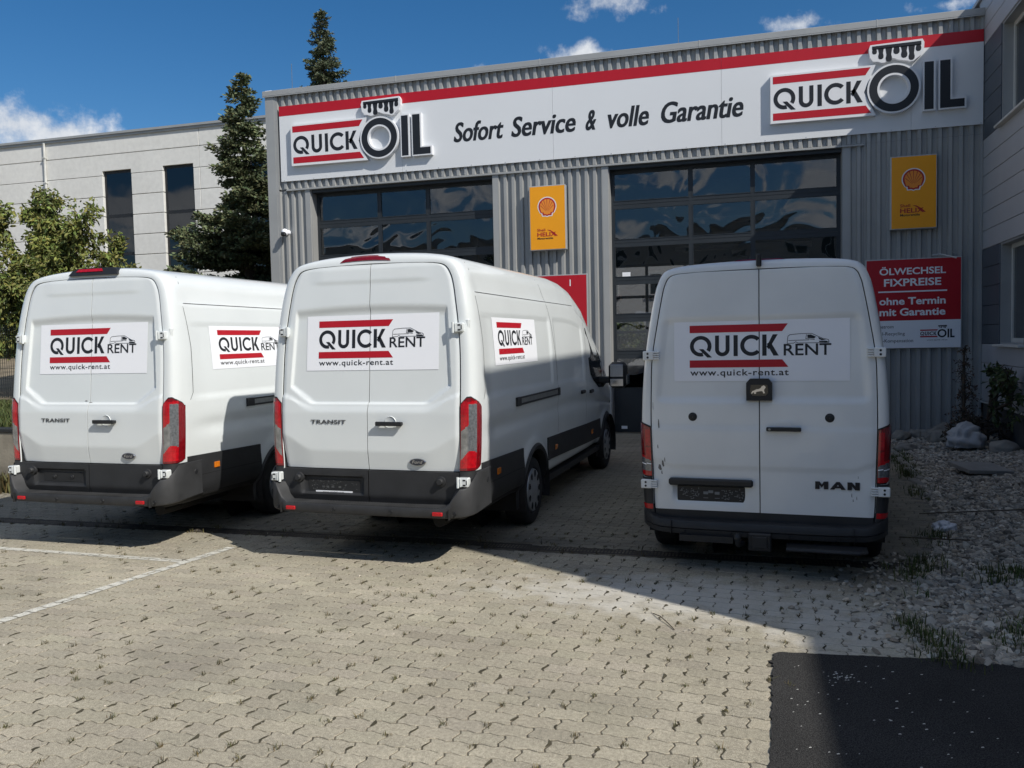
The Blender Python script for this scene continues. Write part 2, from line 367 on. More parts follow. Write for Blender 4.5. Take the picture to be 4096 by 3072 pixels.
PL, PW = .225, .1125
def paver_outline():
    """interlocking wave paver, periodic so neighbours fit; half joint of 2.6 mm taken off all round"""
    g = .0028; pts = []; a = .0085
    ge = .0042
    def ex(x): return a*math.sin(2*PI*x/(PL/2))          # long-edge wave, period half a stone
    def sy(y): return .010*math.sin(2*PI*y/PW)           # end-edge S
    n = 8
    for i in range(n): x = -PL/2+ge+(PL-2*ge)*i/n; pts.append((x+sy(-PW/2), -PW/2+g+ex(x)))
    for i in range(4): y = -PW/2+g+(PW-2*g)*i/4; pts.append((PL/2-ge+sy(y), y+ex(PL/2)))
    for i in range(n): x = PL/2-ge-(PL-2*ge)*i/n; pts.append((x+sy(PW/2), PW/2-g+ex(x)))
    for i in range(4): y = PW/2-g-(PW-2*g)*i/4; pts.append((-PL/2+ge+sy(y), y+ex(-PL/2)))
    return np.array(pts)
PO = paver_outline(); NP_ = len(PO)
PI_ = PO*np.array([(PL-.006)/PL, (PW-.006)/PW])          # worn, rounded top edge
def paver_verts(z=0.):
    return np.vstack([np.c_[PO, np.full(NP_, -.03)], np.c_[PO, np.full(NP_, -.0016)], np.c_[PI_, np.zeros(NP_)]])
pf = [tuple(range(2*NP_, 3*NP_))]
pq = [(k*NP_+i, k*NP_+(i+1) % NP_, (k+1)*NP_+(i+1) % NP_, (k+1)*NP_+i) for k in (0, 1) for i in range(NP_)]
spots = []
for r in range(-2, int(14.4/PW)):
    y = 2.2+r*PW
    for c in range(-70, 40):
        x = (c+.5*(r % 2))*PL
        # keep what the lens can see, with a margin
        q = Vector((x, y, 0))-Vector((0, 0, CAMH)); dz = q.dot(fw)
        if dz < .5: continue
        u = q.dot(rt)/dz*FPX+2048; v = 1536-q.dot(up)/dz*FPX
        if u < -2600 or u > 5600 or v > 4400 or y > 16.36 or x > 3.3 or (y > 8.9 and x < -9.3): continue
        if y < 5.12 and x > .10+.06*(y-3.7)/1.4+.03 and y > 0: continue                 # asphalt patch
        if 7.19 < y-(-.0138*(x+5.27)) < 7.42: continue            # drain channel
        xb = np.interp(y, [5.0, 5.9, 6.7, 7.5, 8.6, 9.1, 10.1, 11.7, 14.1, 15.7], [1.25, 1.35, 1.4, 1.55, 1.8, 1.9, 1.95, 2.1, 2.3, 2.45])
        if x > xb+RNG.normal()*.1: continue
        spots.append((x, y, dz))
spots.sort(key=lambda s: s[2])
near = spots[:300]; far = spots[300:]
pm_me = []
V0 = paver_verts()
for k in range(6):                                         # six shades of the same stone share their meshes
    me = bpy.data.meshes.new('paver'); me.from_pydata(V0.tolist(), [], pf+pq); me.materials.append(M_paver)
    a = me.color_attributes.new('Col', 'FLOAT_COLOR', 'POINT'); c = .93+.14*k/5
    a.data.foreach_set('color', np.tile([c, c, c, 1.], len(V0)).astype(np.float32)); pm_me.append(me)
for (x, y, d) in near:
    o = link('paver', pm_me[RNG.integers(6)], bed); o.location = (x, y, RNG.normal()*.0008); o.rotation_euler = (RNG.normal()*.006, RNG.normal()*.004, RNG.normal()*.004)
nf = len(far); FX = np.array([(s[0], s[1], 0) for s in far])
VV = (V0[None]+FX[:, None]); VV[:, :, 2] += RNG.normal(0, .0006, (nf, 1))+(V0[None, :, 1])*RNG.normal(0, .004, (nf, 1))
nv = len(V0); quads = (np.array(pq)[None]+(np.arange(nf)*nv)[:, None, None]).reshape(-1, 4)
tops = np.array(pf[0])[None]+(np.arange(nf)*nv)[:, None]
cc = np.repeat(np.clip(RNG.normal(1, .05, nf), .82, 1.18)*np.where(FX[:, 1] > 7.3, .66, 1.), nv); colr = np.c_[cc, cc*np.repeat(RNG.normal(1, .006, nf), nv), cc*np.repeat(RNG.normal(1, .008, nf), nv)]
me = bpy.data.meshes.new('pavers'); Vf = VV.reshape(-1, 3).astype(np.float32)
me.vertices.add(len(Vf)); me.vertices.foreach_set('co', Vf.ravel())
lv = np.concatenate([quads.ravel(), tops.ravel()]).astype(np.int32); me.loops.add(len(lv)); me.loops.foreach_set('vertex_index', lv)
ls = np.concatenate([np.arange(len(quads))*4, quads.size+np.arange(nf)*NP_]).astype(np.int32); me.polygons.add(len(ls)); me.polygons.foreach_set('loop_start', ls)
me.update(calc_edges=True); me.shade_flat(); me.materials.append(M_paver)
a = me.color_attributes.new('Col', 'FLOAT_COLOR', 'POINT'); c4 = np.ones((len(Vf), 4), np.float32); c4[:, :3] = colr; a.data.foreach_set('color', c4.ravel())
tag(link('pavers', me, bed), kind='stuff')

# worn parking-bay lines: paint lies on the stone tops, broken at every joint
def clip(poly, nx, ny, d):
    out = []
    for i in range(len(poly)):
        p, q = poly[i], poly[(i+1) % len(poly)]; a, b = p[0]*nx+p[1]*ny-d, q[0]*nx+q[1]*ny-d
        if a <= 0: out.append(p)
        if a*b < 0: t = a/(a-b); out.append((p[0]+(q[0]-p[0])*t, p[1]+(q[1]-p[1])*t))
    return out
def bay_line(a, b, w, zz=.0032):
    dx, dy = b[0]-a[0], b[1]-a[1]; l = math.hypot(dx, dy); dx /= l; dy /= l; mb = MB()
    for (x, y, d) in spots:
        s = (x-a[0])*dx+(y-a[1])*dy; t = -(x-a[0])*dy+(y-a[1])*dx
        if -.2 < s < l+.2 and abs(t) < w/2+.15:
            P = [(x+p[0], y+p[1]) for p in PI_]
            for nx, ny, e in ((-dy, dx, (-dy*a[0]+dx*a[1])+w/2), (dy, -dx, -(-dy*a[0]+dx*a[1])+w/2), (dx, dy, dx*a[0]+dy*a[1]+l), (-dx, -dy, -(dx*a[0]+dy*a[1]))):
                P = clip(P, nx, ny, e)
                if len(P) < 3: break
            if len(P) >= 3 and random.random() < .985:
                mb.add([(p[0], p[1], zz) for p in P], [tuple(range(len(P)))])
    return mb
tag(bay_line((-7.6, 6.27), (-4.72, 6.175), .08).build('parking_line', M_paint), kind='structure')
tag(bay_line((-5.22, 3.5), (-4.68, 6.70), .095, .0044).build('parking_line', M_paint), kind='structure')

# fresh asphalt patch with a ragged saw-cut edge
def edge_pts():
    left = [(.09+.06*(y-3.7)/1.4+random.uniform(-.007, .007)-(.022 if random.random() < .10 else 0), y) for y in np.arange(1.0, 5.06, .028)]
    top = [(x, 5.075+.095*(x-.16)+random.uniform(-.007, .007)) for x in np.arange(.17, 6.0, .03)]
    return left, top
left, top = edge_pts()
am = MB(); P = left+top+[(6.0, 1.0)]
am.prism(P, lambda u, v, t: (u, v, t), -.02, .007)
asph = am.build('asphalt_patch', M_asph); tag(asph, kind='structure')
cm = MB()
for i in range(150):
    x, y = .2+abs(RNG.normal())*.9, RNG.uniform(2.9, 5.0); s = RNG.uniform(.003, .008)
    if i < 26: x, y = .50+RNG.normal()*.035, 4.78+RNG.normal()*.03
    cm.add([(x-s, y-s*.6, .0085), (x+s, y-s*.5, .0105), (x+s*.5, y+s*.6, .011), (x-s*.7, y+s*.5, .009)], [(0, 1, 2, 3)])
tag(cm.build('stone_chips', pm('chip_white', (.55, .54, .50), .8)), 'pale stone chips scattered on the fresh black asphalt', 'chips', kind='stuff')

# drain channel
DR = thing('drain_channel', 'rusty slotted drain channel crossing the paving behind the vans', 'drain')
M_drain = pm('drain_iron', (.045, .036, .03), .75, metal=.3, var=.4, scale=12)
def dy_(x): return 7.305-.0138*(x+5.27)
dm = MB()
for sgn in (-1, 1):
    dm.add([(-11, dy_(-11)+sgn*.10, -.002), (2.1, dy_(2.1)+sgn*.10, -.002), (2.1, dy_(2.1)+sgn*.075, -.002), (-11, dy_(-11)+sgn*.075, -.002)], [(0, 1, 2, 3)])
    dm.add([(-11, dy_(-11)+sgn*.075, -.002), (2.1, dy_(2.1)+sgn*.075, -.002), (2.1, dy_(2.1)+sgn*.075, -.10), (-11, dy_(-11)+sgn*.075, -.10)], [(0, 1, 2, 3)])
dm.build('channel_rim', M_drain, DR)
gmb = MB()
for i in range(400):
    x = -10.5+i*.0312; y = dy_(x); gmb.box(x, x+.014, y-.074, y+.074, -.016, -.004)
for sgn in (-1, 0, 1):
    gmb.add([(-10.5, dy_(-10.5)+sgn*.06-.008, -.0035), (2, dy_(2)+sgn*.06-.008, -.0035), (2, dy_(2)+sgn*.06+.008, -.0035), (-10.5, dy_(-10.5)+sgn*.06+.008, -.0035)], [(0, 1, 2, 3)])
tag(gmb.build('grating', M_drain, DR), kind='stuff')

# gravel bed beside the office block
XB = lambda y: np.interp(y, [5.1, 5.9, 6.7, 7.5, 8.6, 9.1, 10.1, 11.7, 14.1, 15.7, 16.4], [1.22, 1.08, 1.25, 1.5, 1.8, 1.9, 1.95, 2.15, 2.35, 2.45, 2.5])
WX = lambda y: 4.03-.022*(16.43-y)
gy = np.arange(5.1, 16.4, .35)
gv = MB(); gv.grid(lambda t, y: (XB(y)-.25+t*(WX(y)+.3-XB(y)+.25), y, -.004+.02*sstep(.1, .35, t)+.07*sstep(.4, 1, t)+(.015*math.sin(7*t+3*y) if t > .2 else 0)), list(np.linspace(0, 1, 12)), list(gy)+[16.4])
grav = gv.build('gravel_bed', pm('gravel_soil', (.16, .145, .12), .95, var=.4, scale=6, speck=.5, sscale=60, bump=1., bscale=40)); tag(grav, kind='structure')
ico = []
def icosphere():
    t = (1+5**.5)/2
    v = np.array([(-1, t, 0), (1, t, 0), (-1, -t, 0), (1, -t, 0), (0, -1, t), (0, 1, t), (0, -1, -t), (0, 1, -t), (t, 0, -1), (t, 0, 1), (-t, 0, -1), (-t, 0, 1)], float); v /= np.linalg.norm(v[0])
    f = [(0, 11, 5), (0, 5, 1), (0, 1, 7), (0, 7, 10), (0, 10, 11), (1, 5, 9), (5, 11, 4), (11, 10, 2), (10, 7, 6), (7, 1, 8), (3, 9, 4), (3, 4, 2), (3, 2, 6), (3, 6, 8), (3, 8, 9), (4, 9, 5), (2, 4, 11), (6, 2, 10), (8, 6, 7), (9, 8, 1)]
    return v, np.array(f)
IV, IF = icosphere()
def subdiv(v, f):
    v = list(map(tuple, v)); mid = {}; nf = []
    def m(a, b):
        k = (min(a, b), max(a, b))
        if k not in mid: p = (np.array(v[a])+np.array(v[b])); p /= np.linalg.norm(p); v.append(tuple(p)); mid[k] = len(v)-1
        return mid[k]
    for a, b, c in f:
        x, y, z = m(a, b), m(b, c), m(c, a); nf += [(a, x, z), (b, y, x), (c, z, y), (x, y, z)]
    return np.array(v), np.array(nf)
IV1, IF1 = subdiv(IV, IF); IV2, IF2 = subdiv(IV1, IF1); IV3, IF3 = subdiv(IV2, IF2)
def stones(n, pos, size):
    """n deformed pebbles: pos (n,3), size (n,)"""
    sc = size[:, None]*np.c_[RNG.uniform(.75, 1.35, n), RNG.uniform(.7, 1.2, n), RNG.uniform(.4, .8, n)]
    a = RNG.uniform(0, 2*PI, n); b = RNG.normal(0, .4, n)
    D = IV[None]*(1+RNG.normal(0, .20, (n, 12, 1)))*sc[:, None]
    ca, sa, cb, sb = np.cos(a)[:, None], np.sin(a)[:, None], np.cos(b)[:, None], np.sin(b)[:, None]
    x, y, z = D[..., 0], D[..., 1], D[..., 2]; x, z = x*cb-z*sb, x*sb+z*cb; x, y = x*ca-y*sa, x*sa+y*ca
    V = np.stack([x, y, z], -1)+pos[:, None]
    F = (IF[None]+(np.arange(n)*12)[:, None, None]).reshape(-1, 3)
    t = np.repeat(np.clip(RNG.normal(1, .32, n), .3, 1.7), 12); h = np.repeat(RNG.normal(0, .03, n), 12)
    return V.reshape(-1, 3), F, np.c_[t*(1+h), t, t*(1-h)]
n = 27000
y = 5.15+11.1*RNG.random(n)**1.5; lo = np.array([XB(q) for q in y]); hi = np.minimum(WX(y), .42*y+1.3)
x = lo+(hi-lo)*RNG.random(n)+RNG.normal(0, .06, n)
keep = (x > lo-.05) | (RNG.random(n) < .25); x, y, lo = x[keep], y[keep], lo[keep]; n = len(x)
t_ = (x-lo+.25)/(WX(y)+.55-lo); zg = -.004+.02*sstep(.1, .35, t_)+.07*sstep(.4, 1, t_)
sz = np.clip(RNG.lognormal(-4.0, .40, n), .008, .045)
V, F, C_ = stones(n, np.c_[x, y, zg+sz*.25], sz)
M_stone = pm('pebble', (.36, .325, .27), .85, var=.2, scale=9, attr='Col', bump=.3, bscale=90)
tag(npmesh('gravel', V, F, M_stone, cols=C_), 'pale crushed gravel filling the bed beside the grey office wall', 'gravel', kind='stuff')
# loose stones spilled on to the paving
n = 420; y = RNG.uniform(5.2, 7.6, n); x = np.array([XB(q) for q in y])-np.abs(RNG.normal(0, .28, n)); sz = np.clip(RNG.lognormal(-4.2, .4, n), .006, .03)
V, F, C_ = stones(n, np.c_[x, y, sz*.3], sz); tag(npmesh('spilled_gravel', V, F, M_stone, cols=C_), 'loose stones spilled from the gravel bed on to the paving', 'gravel', kind='stuff')
n = 900; y = RNG.uniform(2.8, 9, n); x = RNG.uniform(-7.5, .1, n); sz = np.clip(RNG.lognormal(-5.6, .45, n), .0018, .011)
V, F, C_ = stones(n, np.c_[x, y, sz*.3], sz); tag(npmesh('grit', V, F, M_stone, cols=C_), 'fine grit and crumbs lying on the paving', 'grit', kind='stuff')

# weeds in the joints, grass by the gravel
def blades(name, pos, hmin, hmax, nb, mat, spread=.02, lean=.5):
    n = len(pos)*nb; p = np.repeat(np.asarray(pos, float), nb, 0); p[:, :2] += RNG.normal(0, spread, (n, 2))
    a = RNG.uniform(0, 2*PI, n); h = RNG.uniform(hmin, hmax, n); w = h*.045+.0010; le = np.abs(RNG.normal(0, lean, n))*h
    d = np.c_[np.cos(a), np.sin(a), 0*a]; s = np.c_[-np.sin(a), np.cos(a), 0*a]; z = np.array([0, 0, 1.])
    b0, b1 = p-s*w[:, None], p+s*w[:, None]; m_ = p+d*(le*.35)[:, None]+z*(h*.6)[:, None]
    m0, m1 = m_-s*(w*.8)[:, None], m_+s*(w*.8)[:, None]; t = p+d*le[:, None]+z*h[:, None]
    V = np.stack([b0, b1, m1, m0, t, t+s*.0008], 1).reshape(-1, 3); k = np.arange(n)[:, None]*6
    F = np.concatenate([k+np.array([[0, 1, 2, 3]]), k+np.array([[3, 2, 5, 4]])])
    c = np.repeat(np.clip(RNG.normal(1, .25, n), .4, 1.7), 6)
    return npmesh(name, V, F, mat, cols=np.c_[c*np.repeat(RNG.uniform(.8, 1.4, n), 6), c, c*.9])
M_grass = pm('grass', (.060, .085, .022), .7, var=.3, scale=8, attr='Col')
M_weed = pm('joint_weed', (.085, .080, .032), .8, var=.35, scale=8, attr='Col')
jp = []
for (x, y, d) in spots:
    if y < 8 and random.random() < (.26 if x > -3.3 else .14): jp.append((x+PL/2+random.uniform(-.01, .01), y+random.uniform(-.04, .04), -.003))
mm = MB()
for (x, y, d) in spots:
    if y < 10 and random.random() < .36:
        cx, cy = x+PL/2+.010*math.sin(0)+random.uniform(-.004, .004), y+random.uniform(-.03, .03); l = random.uniform(.018, .045); w = random.uniform(.005, .013); n = 9; P = []
        for k in range(n):
            a = 2*PI*k/n; q = random.uniform(.65, 1.2); yy = l*math.sin(a)*q; P.append((cx+w*math.cos(a)*q+.010*math.sin(2*PI*(cy+yy-y)/PW), cy+yy, .0012))
        mm.add(P+[(cx, cy, random.uniform(.002, .007))], [(k, (k+1) % n, n) for k in range(n)])
tag(mm.build('joint_moss', pm('moss_dirt', (.060, .052, .030), .95, var=.4, scale=9, bump=.6, bscale=150)), 'dark moss and dirt clotted in the paving joints', 'moss', kind='stuff')
tag(blades('joint_weeds', jp, .008, .028, 18, M_weed, .012, .9), 'small dry weeds growing in the paving joints', 'weeds', kind='stuff')
gp = [(XB(yy)-.08+random.gauss(0, .07), yy, 0) for yy in [random.choice((7.0, 7.3, 7.1, 8.3, 11.8, 12.4, 13.1, 13.6, 12.9, 10.6, 5.5, 5.4))+random.gauss(0, .22) for _ in range(150)]]
gp += [(1.95+random.gauss(0, .12), 7.0+random.gauss(0, .12), .02) for _ in range(30)]+[(1.62+random.gauss(0, .06), 5.6+random.gauss(0, .2), .0) for _ in range(30)]
tag(blades('verge_grass', gp, .02, .085, 14, M_grass, .05, .6), 'tufts of green grass along the edge of the gravel bed', 'grass', kind='stuff')
gw = [(RNG.uniform(-9.6, 2.2), 0, 0) for _ in range(90)]; gw = [(x, dy_(x)+random.choice((-.11, .11)), -.004) for x, _, _ in gw]
tag(blades('drain_weeds', gw, .01, .05, 8, M_weed, .02, .7), 'low weeds along the drain channel', 'weeds', kind='stuff')

# ================================================================== WORKSHOP HALL
FY = 16.43
M_clad = pm('cladding_grey', (.335, .340, .333), .5, metal=.15, var=.09, scale=1.2, coat=.1)
M_trim = pm('trim_grey', (.36, .365, .36), .45, metal=.2, var=.06, scale=2)
M_anth = pm('gate_anthracite', (.028, .034, .040), .45, var=.12, scale=3, metal=.2)
HALL = thing('workshop_hall', 'grey corrugated metal workshop hall with two glazed sectional gates', 'building', (0, 0, 0))
PER = .1672
def clad(x0, x1, z0, z1, phase=0.):
    """trapezoid sheet between x0 and x1; ribs stand 35 mm proud"""
    mb = MB(); xs = [x0]; k = math.floor((x0-phase)/PER)-1
    prof = []
    while True:
        b = phase+k*PER
        for dx, d in ((0, 0), (.054, 0), (.072, .050), (.130, .050), (.148, 0)):
            prof.append((b+dx, d))
        if b > x1: break
        k += 1
    prof = [(p, d) for p, d in prof if x0+.001 < p < x1-.001]
    allx = [p for p, _ in prof]
    def dep(x):
        t = (x-phase) % PER; return float(np.interp(t, [0, .054, .072, .130, .148, PER], [0, 0, .050, .050, 0, 0]))
    pts = [(x0, dep(x0))]+prof+[(x1, dep(x1))]
    mb.grid(lambda i, z: (pts[int(i)][0], FY-pts[int(i)][1], z), list(range(len(pts))), [z0, z1])
    return mb
x = -9.86
while x < 4.02:
    x1 = min(x+6*PER, 4.025); clad(x, x1-.0015, 5.315, 7.345, -9.80).build('cladding_sheet', M_clad, HALL); x = x1
for a, b, zt in ((-9.86, -9.10, 5.272), (-4.88, -2.60, 5.272), (1.72, 2.09, 5.272), (2.092, 4.025, 5.312)):
    x = a
    while x < b-.05:
        x1 = min(x+6*PER, b); clad(x, x1-.0015, .02, zt, -9.80).build('cladding_sheet', M_clad, HALL); x = x1
mb = MB(); mb.box(-10.12, 4.03, FY+.004, FY+.10, 5.30, 7.38); mb.box(-10.12, -9.12, FY+.004, FY+.1, 0, 5.3); mb.box(-4.9, -2.62, FY+.004, FY+.1, 0, 5.3); mb.box(1.74, 4.03, FY+.004, FY+.1, 0, 5.3)
mb.box(-10.11, -10.02, FY+.1, 31, 0, 7.3); mb.box(4.04, 4.1, FY+.1, 31, 0, 7.3); mb.box(-10.1, 4.1, FY+.1, 31, 7.22, 7.34)
mb.box(-10.11, -4.9, 31, 31.1, 0, 7.34); mb.box(1.6, 4.1, 31, 31.1, 0, 7.34); mb.box(-4.9, 1.6, 31, 31.1, 4.6, 7.34)
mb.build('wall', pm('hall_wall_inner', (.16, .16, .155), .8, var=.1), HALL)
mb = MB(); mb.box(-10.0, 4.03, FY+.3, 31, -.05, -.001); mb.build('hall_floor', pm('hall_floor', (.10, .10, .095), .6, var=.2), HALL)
mb = MB(); mb.bbox(-10.165, 4.03, FY-.10, FY+.25, 7.345, 7.457, .006); mb.box(-10.165, 4.03, FY-.098, FY-.092, 7.325, 7.345)
mb.build('coping', M_trim, HALL)
mb = MB()
for q in (-7.0, -3.9, -.8, 2.3): mb.bbox(q-.012, q+.012, FY-.103, FY+.2, 7.34, 7.465, .003)
build_each(mb, 'coping_joint', M_trim, HALL)
mb = MB(); mb.box(-10.12, -9.905, FY-.066, FY+.02, 0, 7.335); mb.box(-9.905, -9.862, FY-.058, FY+.01, 0, 7.335)
for z in (.9, 1.6, 2.5, 3.45, 4.6, 5.2, 5.9, 6.6): mb.lathe([(0.001, -.064), (.007, -.064), (.008, -.055)], lambda a, r, h, z=z: (-9.882+r*math.cos(a), FY+h, z+r*math.sin(a)), 8)
mb.build('corner_trim', M_trim, HALL)
mb = MB(); mb.prism([(FY-.085, 5.268), (FY+.0, 5.268), (FY+.0, 5.31), (FY-.053, 5.31), (FY-.085, 5.298)], lambda u, v, t: (t, u, v), -9.66, 2.094); mb.build('drip_flashing', M_trim, HALL)
def gate(x0, x1):
    GY = FY+.21; K = (FY+.21)/FY
    zz = lambda z: CAMH+(z-CAMH)*K
    g = MB()
    # jamb linings and lintel
    for q, w in ((x0, -.13), (x1, .13)):
        a, b = sorted((q, q+w*.12)); g.box(a, b, FY-.01, GY, 0, 5.27, 1)
        a, b = sorted((q+w*.12, q+w)); g.box(a, b, FY-.052, FY-.006, 0, 5.266, 1)
    g.box(x0, x1, FY-.0, GY+.03, 5.20, 5.272, 0)
    rows = [(5.111, 4.57), (4.432, 3.822), (3.689, 3.087), (2.953, 2.352), (2.218, 1.629), (1.493, .889)]
    rows = [(zz(a), zz(b)) for a, b in rows]
    w = (x1-x0)
    cols = [(x0+.055, x0+.055+.343*w), (x0+.055+.343*w+.06, x0+.055+.343*w+.06+.257*w), (x0+.055+.343*w+.12+.257*w, x1-.055)]
    # stiles
    for a, b in ((x0, cols[0][0]), (cols[0][1], cols[1][0]), (cols[1][1], cols[2][0]), (cols[2][1], x1)): g.box(a, b, GY, GY+.05, .02, 5.2)
    edges = [5.205]+[e for r in rows for e in r]+[.02]
    for i in range(0, len(edges), 2):
        hi, lo = edges[i], edges[i+1]
        if i == len(edges)-2: hi, lo = edges[i], .02
        for a, b in cols:
            if 0 < i < len(edges)-2:
                m = (hi+lo)/2; g.box(a, b, GY+.002, GY+.048, m+.004, hi); g.box(a, b, GY+.002, GY+.048, lo, m-.004); g.box(a, b, GY+.012, GY+.04, m-.004, m+.004)
            else: g.box(a, b, GY+.002, GY+.048, lo, hi)
    for a, b in cols:                                            # beads round each pane
        for hi, lo in rows:
            for (p, q, r, s) in ((a, a+.014, lo, hi), (b-.014, b, lo, hi), (a+.014, b-.014, lo, lo+.014), (a+.014, b-.014, hi-.014, hi)): g.box(p, q, GY-.006, GY+.03, r, s)
    g.box(x0, x1, GY-.004, GY+.05, 0, .02)
    go = g.build('gate', [M_anth, M_trim], HALL)
    for a, b in cols:
        for hi, lo in rows:
            p = MB(); p.box(a+.006, b-.006, GY+.018, GY+.024, lo+.006, hi-.006); p.build('pane', M_pane, go)
    return go
M_pane = glass_mat('gate_pane', (.50, .52, .54), 1.75, .012, .012, 1.0)
gate(-9.09, -4.965); gate(-2.56, 1.72)
mb = MB(); mb.box(-2.42, -2.30, FY+.195, FY+.199, .06, .12); mb.build('maker_plate', M_stick, HALL)
mb = MB(); mb.box(-2.36, -2.2, FY+.225, FY+.227, 2.98, 3.2); mb.build('notice', M_stick, HALL)
# rear glazed wall of the hall and roof beams, seen dimly through the gates
mb = MB()
for q in (-4.9, -3.5, -2.1, -.7, .5, 1.6): mb.box(q-.05, q+.05, 31, 31.1, 0, 4.6)
for z in (0.8, 1.45, 2.1, 2.75, 3.4, 4.0, 4.55): mb.box(-4.9, 1.6, 31.02, 31.08, z-.05, z+.05)
mb.box(-4.9, 1.6, 31.02, 31.08, 0, .75)
mb.build('rear_gate', M_anth, HALL)
mb = MB()
for yy in (19.5, 22.5, 25.5, 28.5): mb.box(-10, 4, yy-.1, yy+.1, 6.5, 7.2)
build_each(mb, 'roof_beam', pm('beam', (.30, .29, .26), .7), HALL)
mb = MB()
for yy in (18.3, 21, 24): mb.box(-1.9, 1.2, yy-.08, yy+.08, 4.3, 4.42)
mb.box(.1, 1.3, 18.6, 20.2, 3.5, 3.65); mb.box(-.3, 1.5, 20.5, 22, 3.9, 4.05)
build_each(mb, 'hanging_lamp', pm('lamp_tray', (.6, .58, .5), .6), HALL)
mb = MB(); mb.tube([(-9.53, FY+.1, 7.45), (-9.53, FY+.1, 8.05)], .006, 5); mb.tube([(-1.2, FY+.1, 7.45), (-1.2, FY+.1, 8.0)], .006, 5); build_each(mb, 'lightning_rod', M_metal, HALL)
mb = MB(); mb.bbox(-10.15, -9.97, FY-.02, FY+.15, 7.452, 7.49, .012); mb.build('sealing_strip', M_stick, HALL)

# ------------------------------------------------------------------ fascia sign
SGN = thing('fascia_sign', 'long white fascia sign with red stripe reading Sofort Service & volle Garantie', 'sign')
M_alu = pm('sign_white', (.70, .72, .74), .42, var=.012, scale=1)
SY = FY-.075
js = [-9.78, -6.91, -3.657, -.401, 2.866, 4.018]
for a, b in zip(js[:-1], js[1:]):
    p = MB(); p.box(a+.002, b-.002, SY, SY+.02, 5.478, 7.10); po = p.build('sign_panel', M_alu, SGN)
    p = MB(); p.box(a+.002, b-.002, SY-.0025, SY+.0002, 6.888, 7.0995); p.build('red_stripe', M_red, po)
F_ = lambda u, v: (u, SY-.0022, v)
for wd, a, b in (('Sofort', -5.752, -4.66), ('Service', -4.52, -3.165), ('&', -3.005, -2.755), ('volle', -2.595, -1.73), ('Garantie', -1.55, .025)):
    mb = MB(); [text(mb, wd, a+dx, b+dx, 5.995, .385, lambda u, v, k=k: (u, SY-.0022-.0004*k, v), bold=.012, shear=.17) for k, dx in enumerate((-.009, 0, .009))]; mb.build('lettering', M_black, SGN)
mb = MB()
for a in np.arange(-9.7, 4, .72): mb.lathe([(.0005, -.004), (.006, -.004), (.007, 0)], lambda t, r, h, a=a: (a+r*math.cos(t), SY+h-.001, 5.50+r*math.sin(t)), 6)
build_each(mb, 'rivet', M_metal, SGN)
def drip_poly(off):
    """crown of oil drops, in metres, origin at the crown's lower left; off widens it for the white backing"""
    drops = [(.04, .15, .040), (.145, .245, .045), (.275, .30, .052), (.40, .18, .052), (.525, .26, .052), (.645, .31, .050), (.755, .17, .045)]
    top = .325; P = []
    if off > 0:
        P = [(-.03, top+.01), (-.055, top-.06), (-.035, .12), (.02, .045), (.10, .035), (.15, .012), (.21, .01), (.26, .05), (.30, .085), (.37, .065), (.43, .035), (.50, .02), (.56, .01), (.62, -.01), (.68, -.01), (.73, .03), (.80, .08), (.845, .18), (.85, top-.03), (.82, top+.03)]
        return [P]
    out = [[(0, top-.075), (.80, top-.075), (.80, top-.005), (0, top-.015)]]
    for x, l, r in drops:
        yb = top-l
        out.append([(x-r*1.1, top-.06), (x-r*.75, yb+r*2.2), (x-r, yb+r*1.1), (x-r*.9, yb+r*.3), (x-r*.4, yb-r*.15), (x+r*.4, yb-r*.15), (x+r*.9, yb+r*.3), (x+r, yb+r*1.1), (x+r*.75, yb+r*2.2), (x+r*1.1, top-.06)])
    return out
M_logo = pm('logo_white', (.74, .75, .77), .4, var=.01)
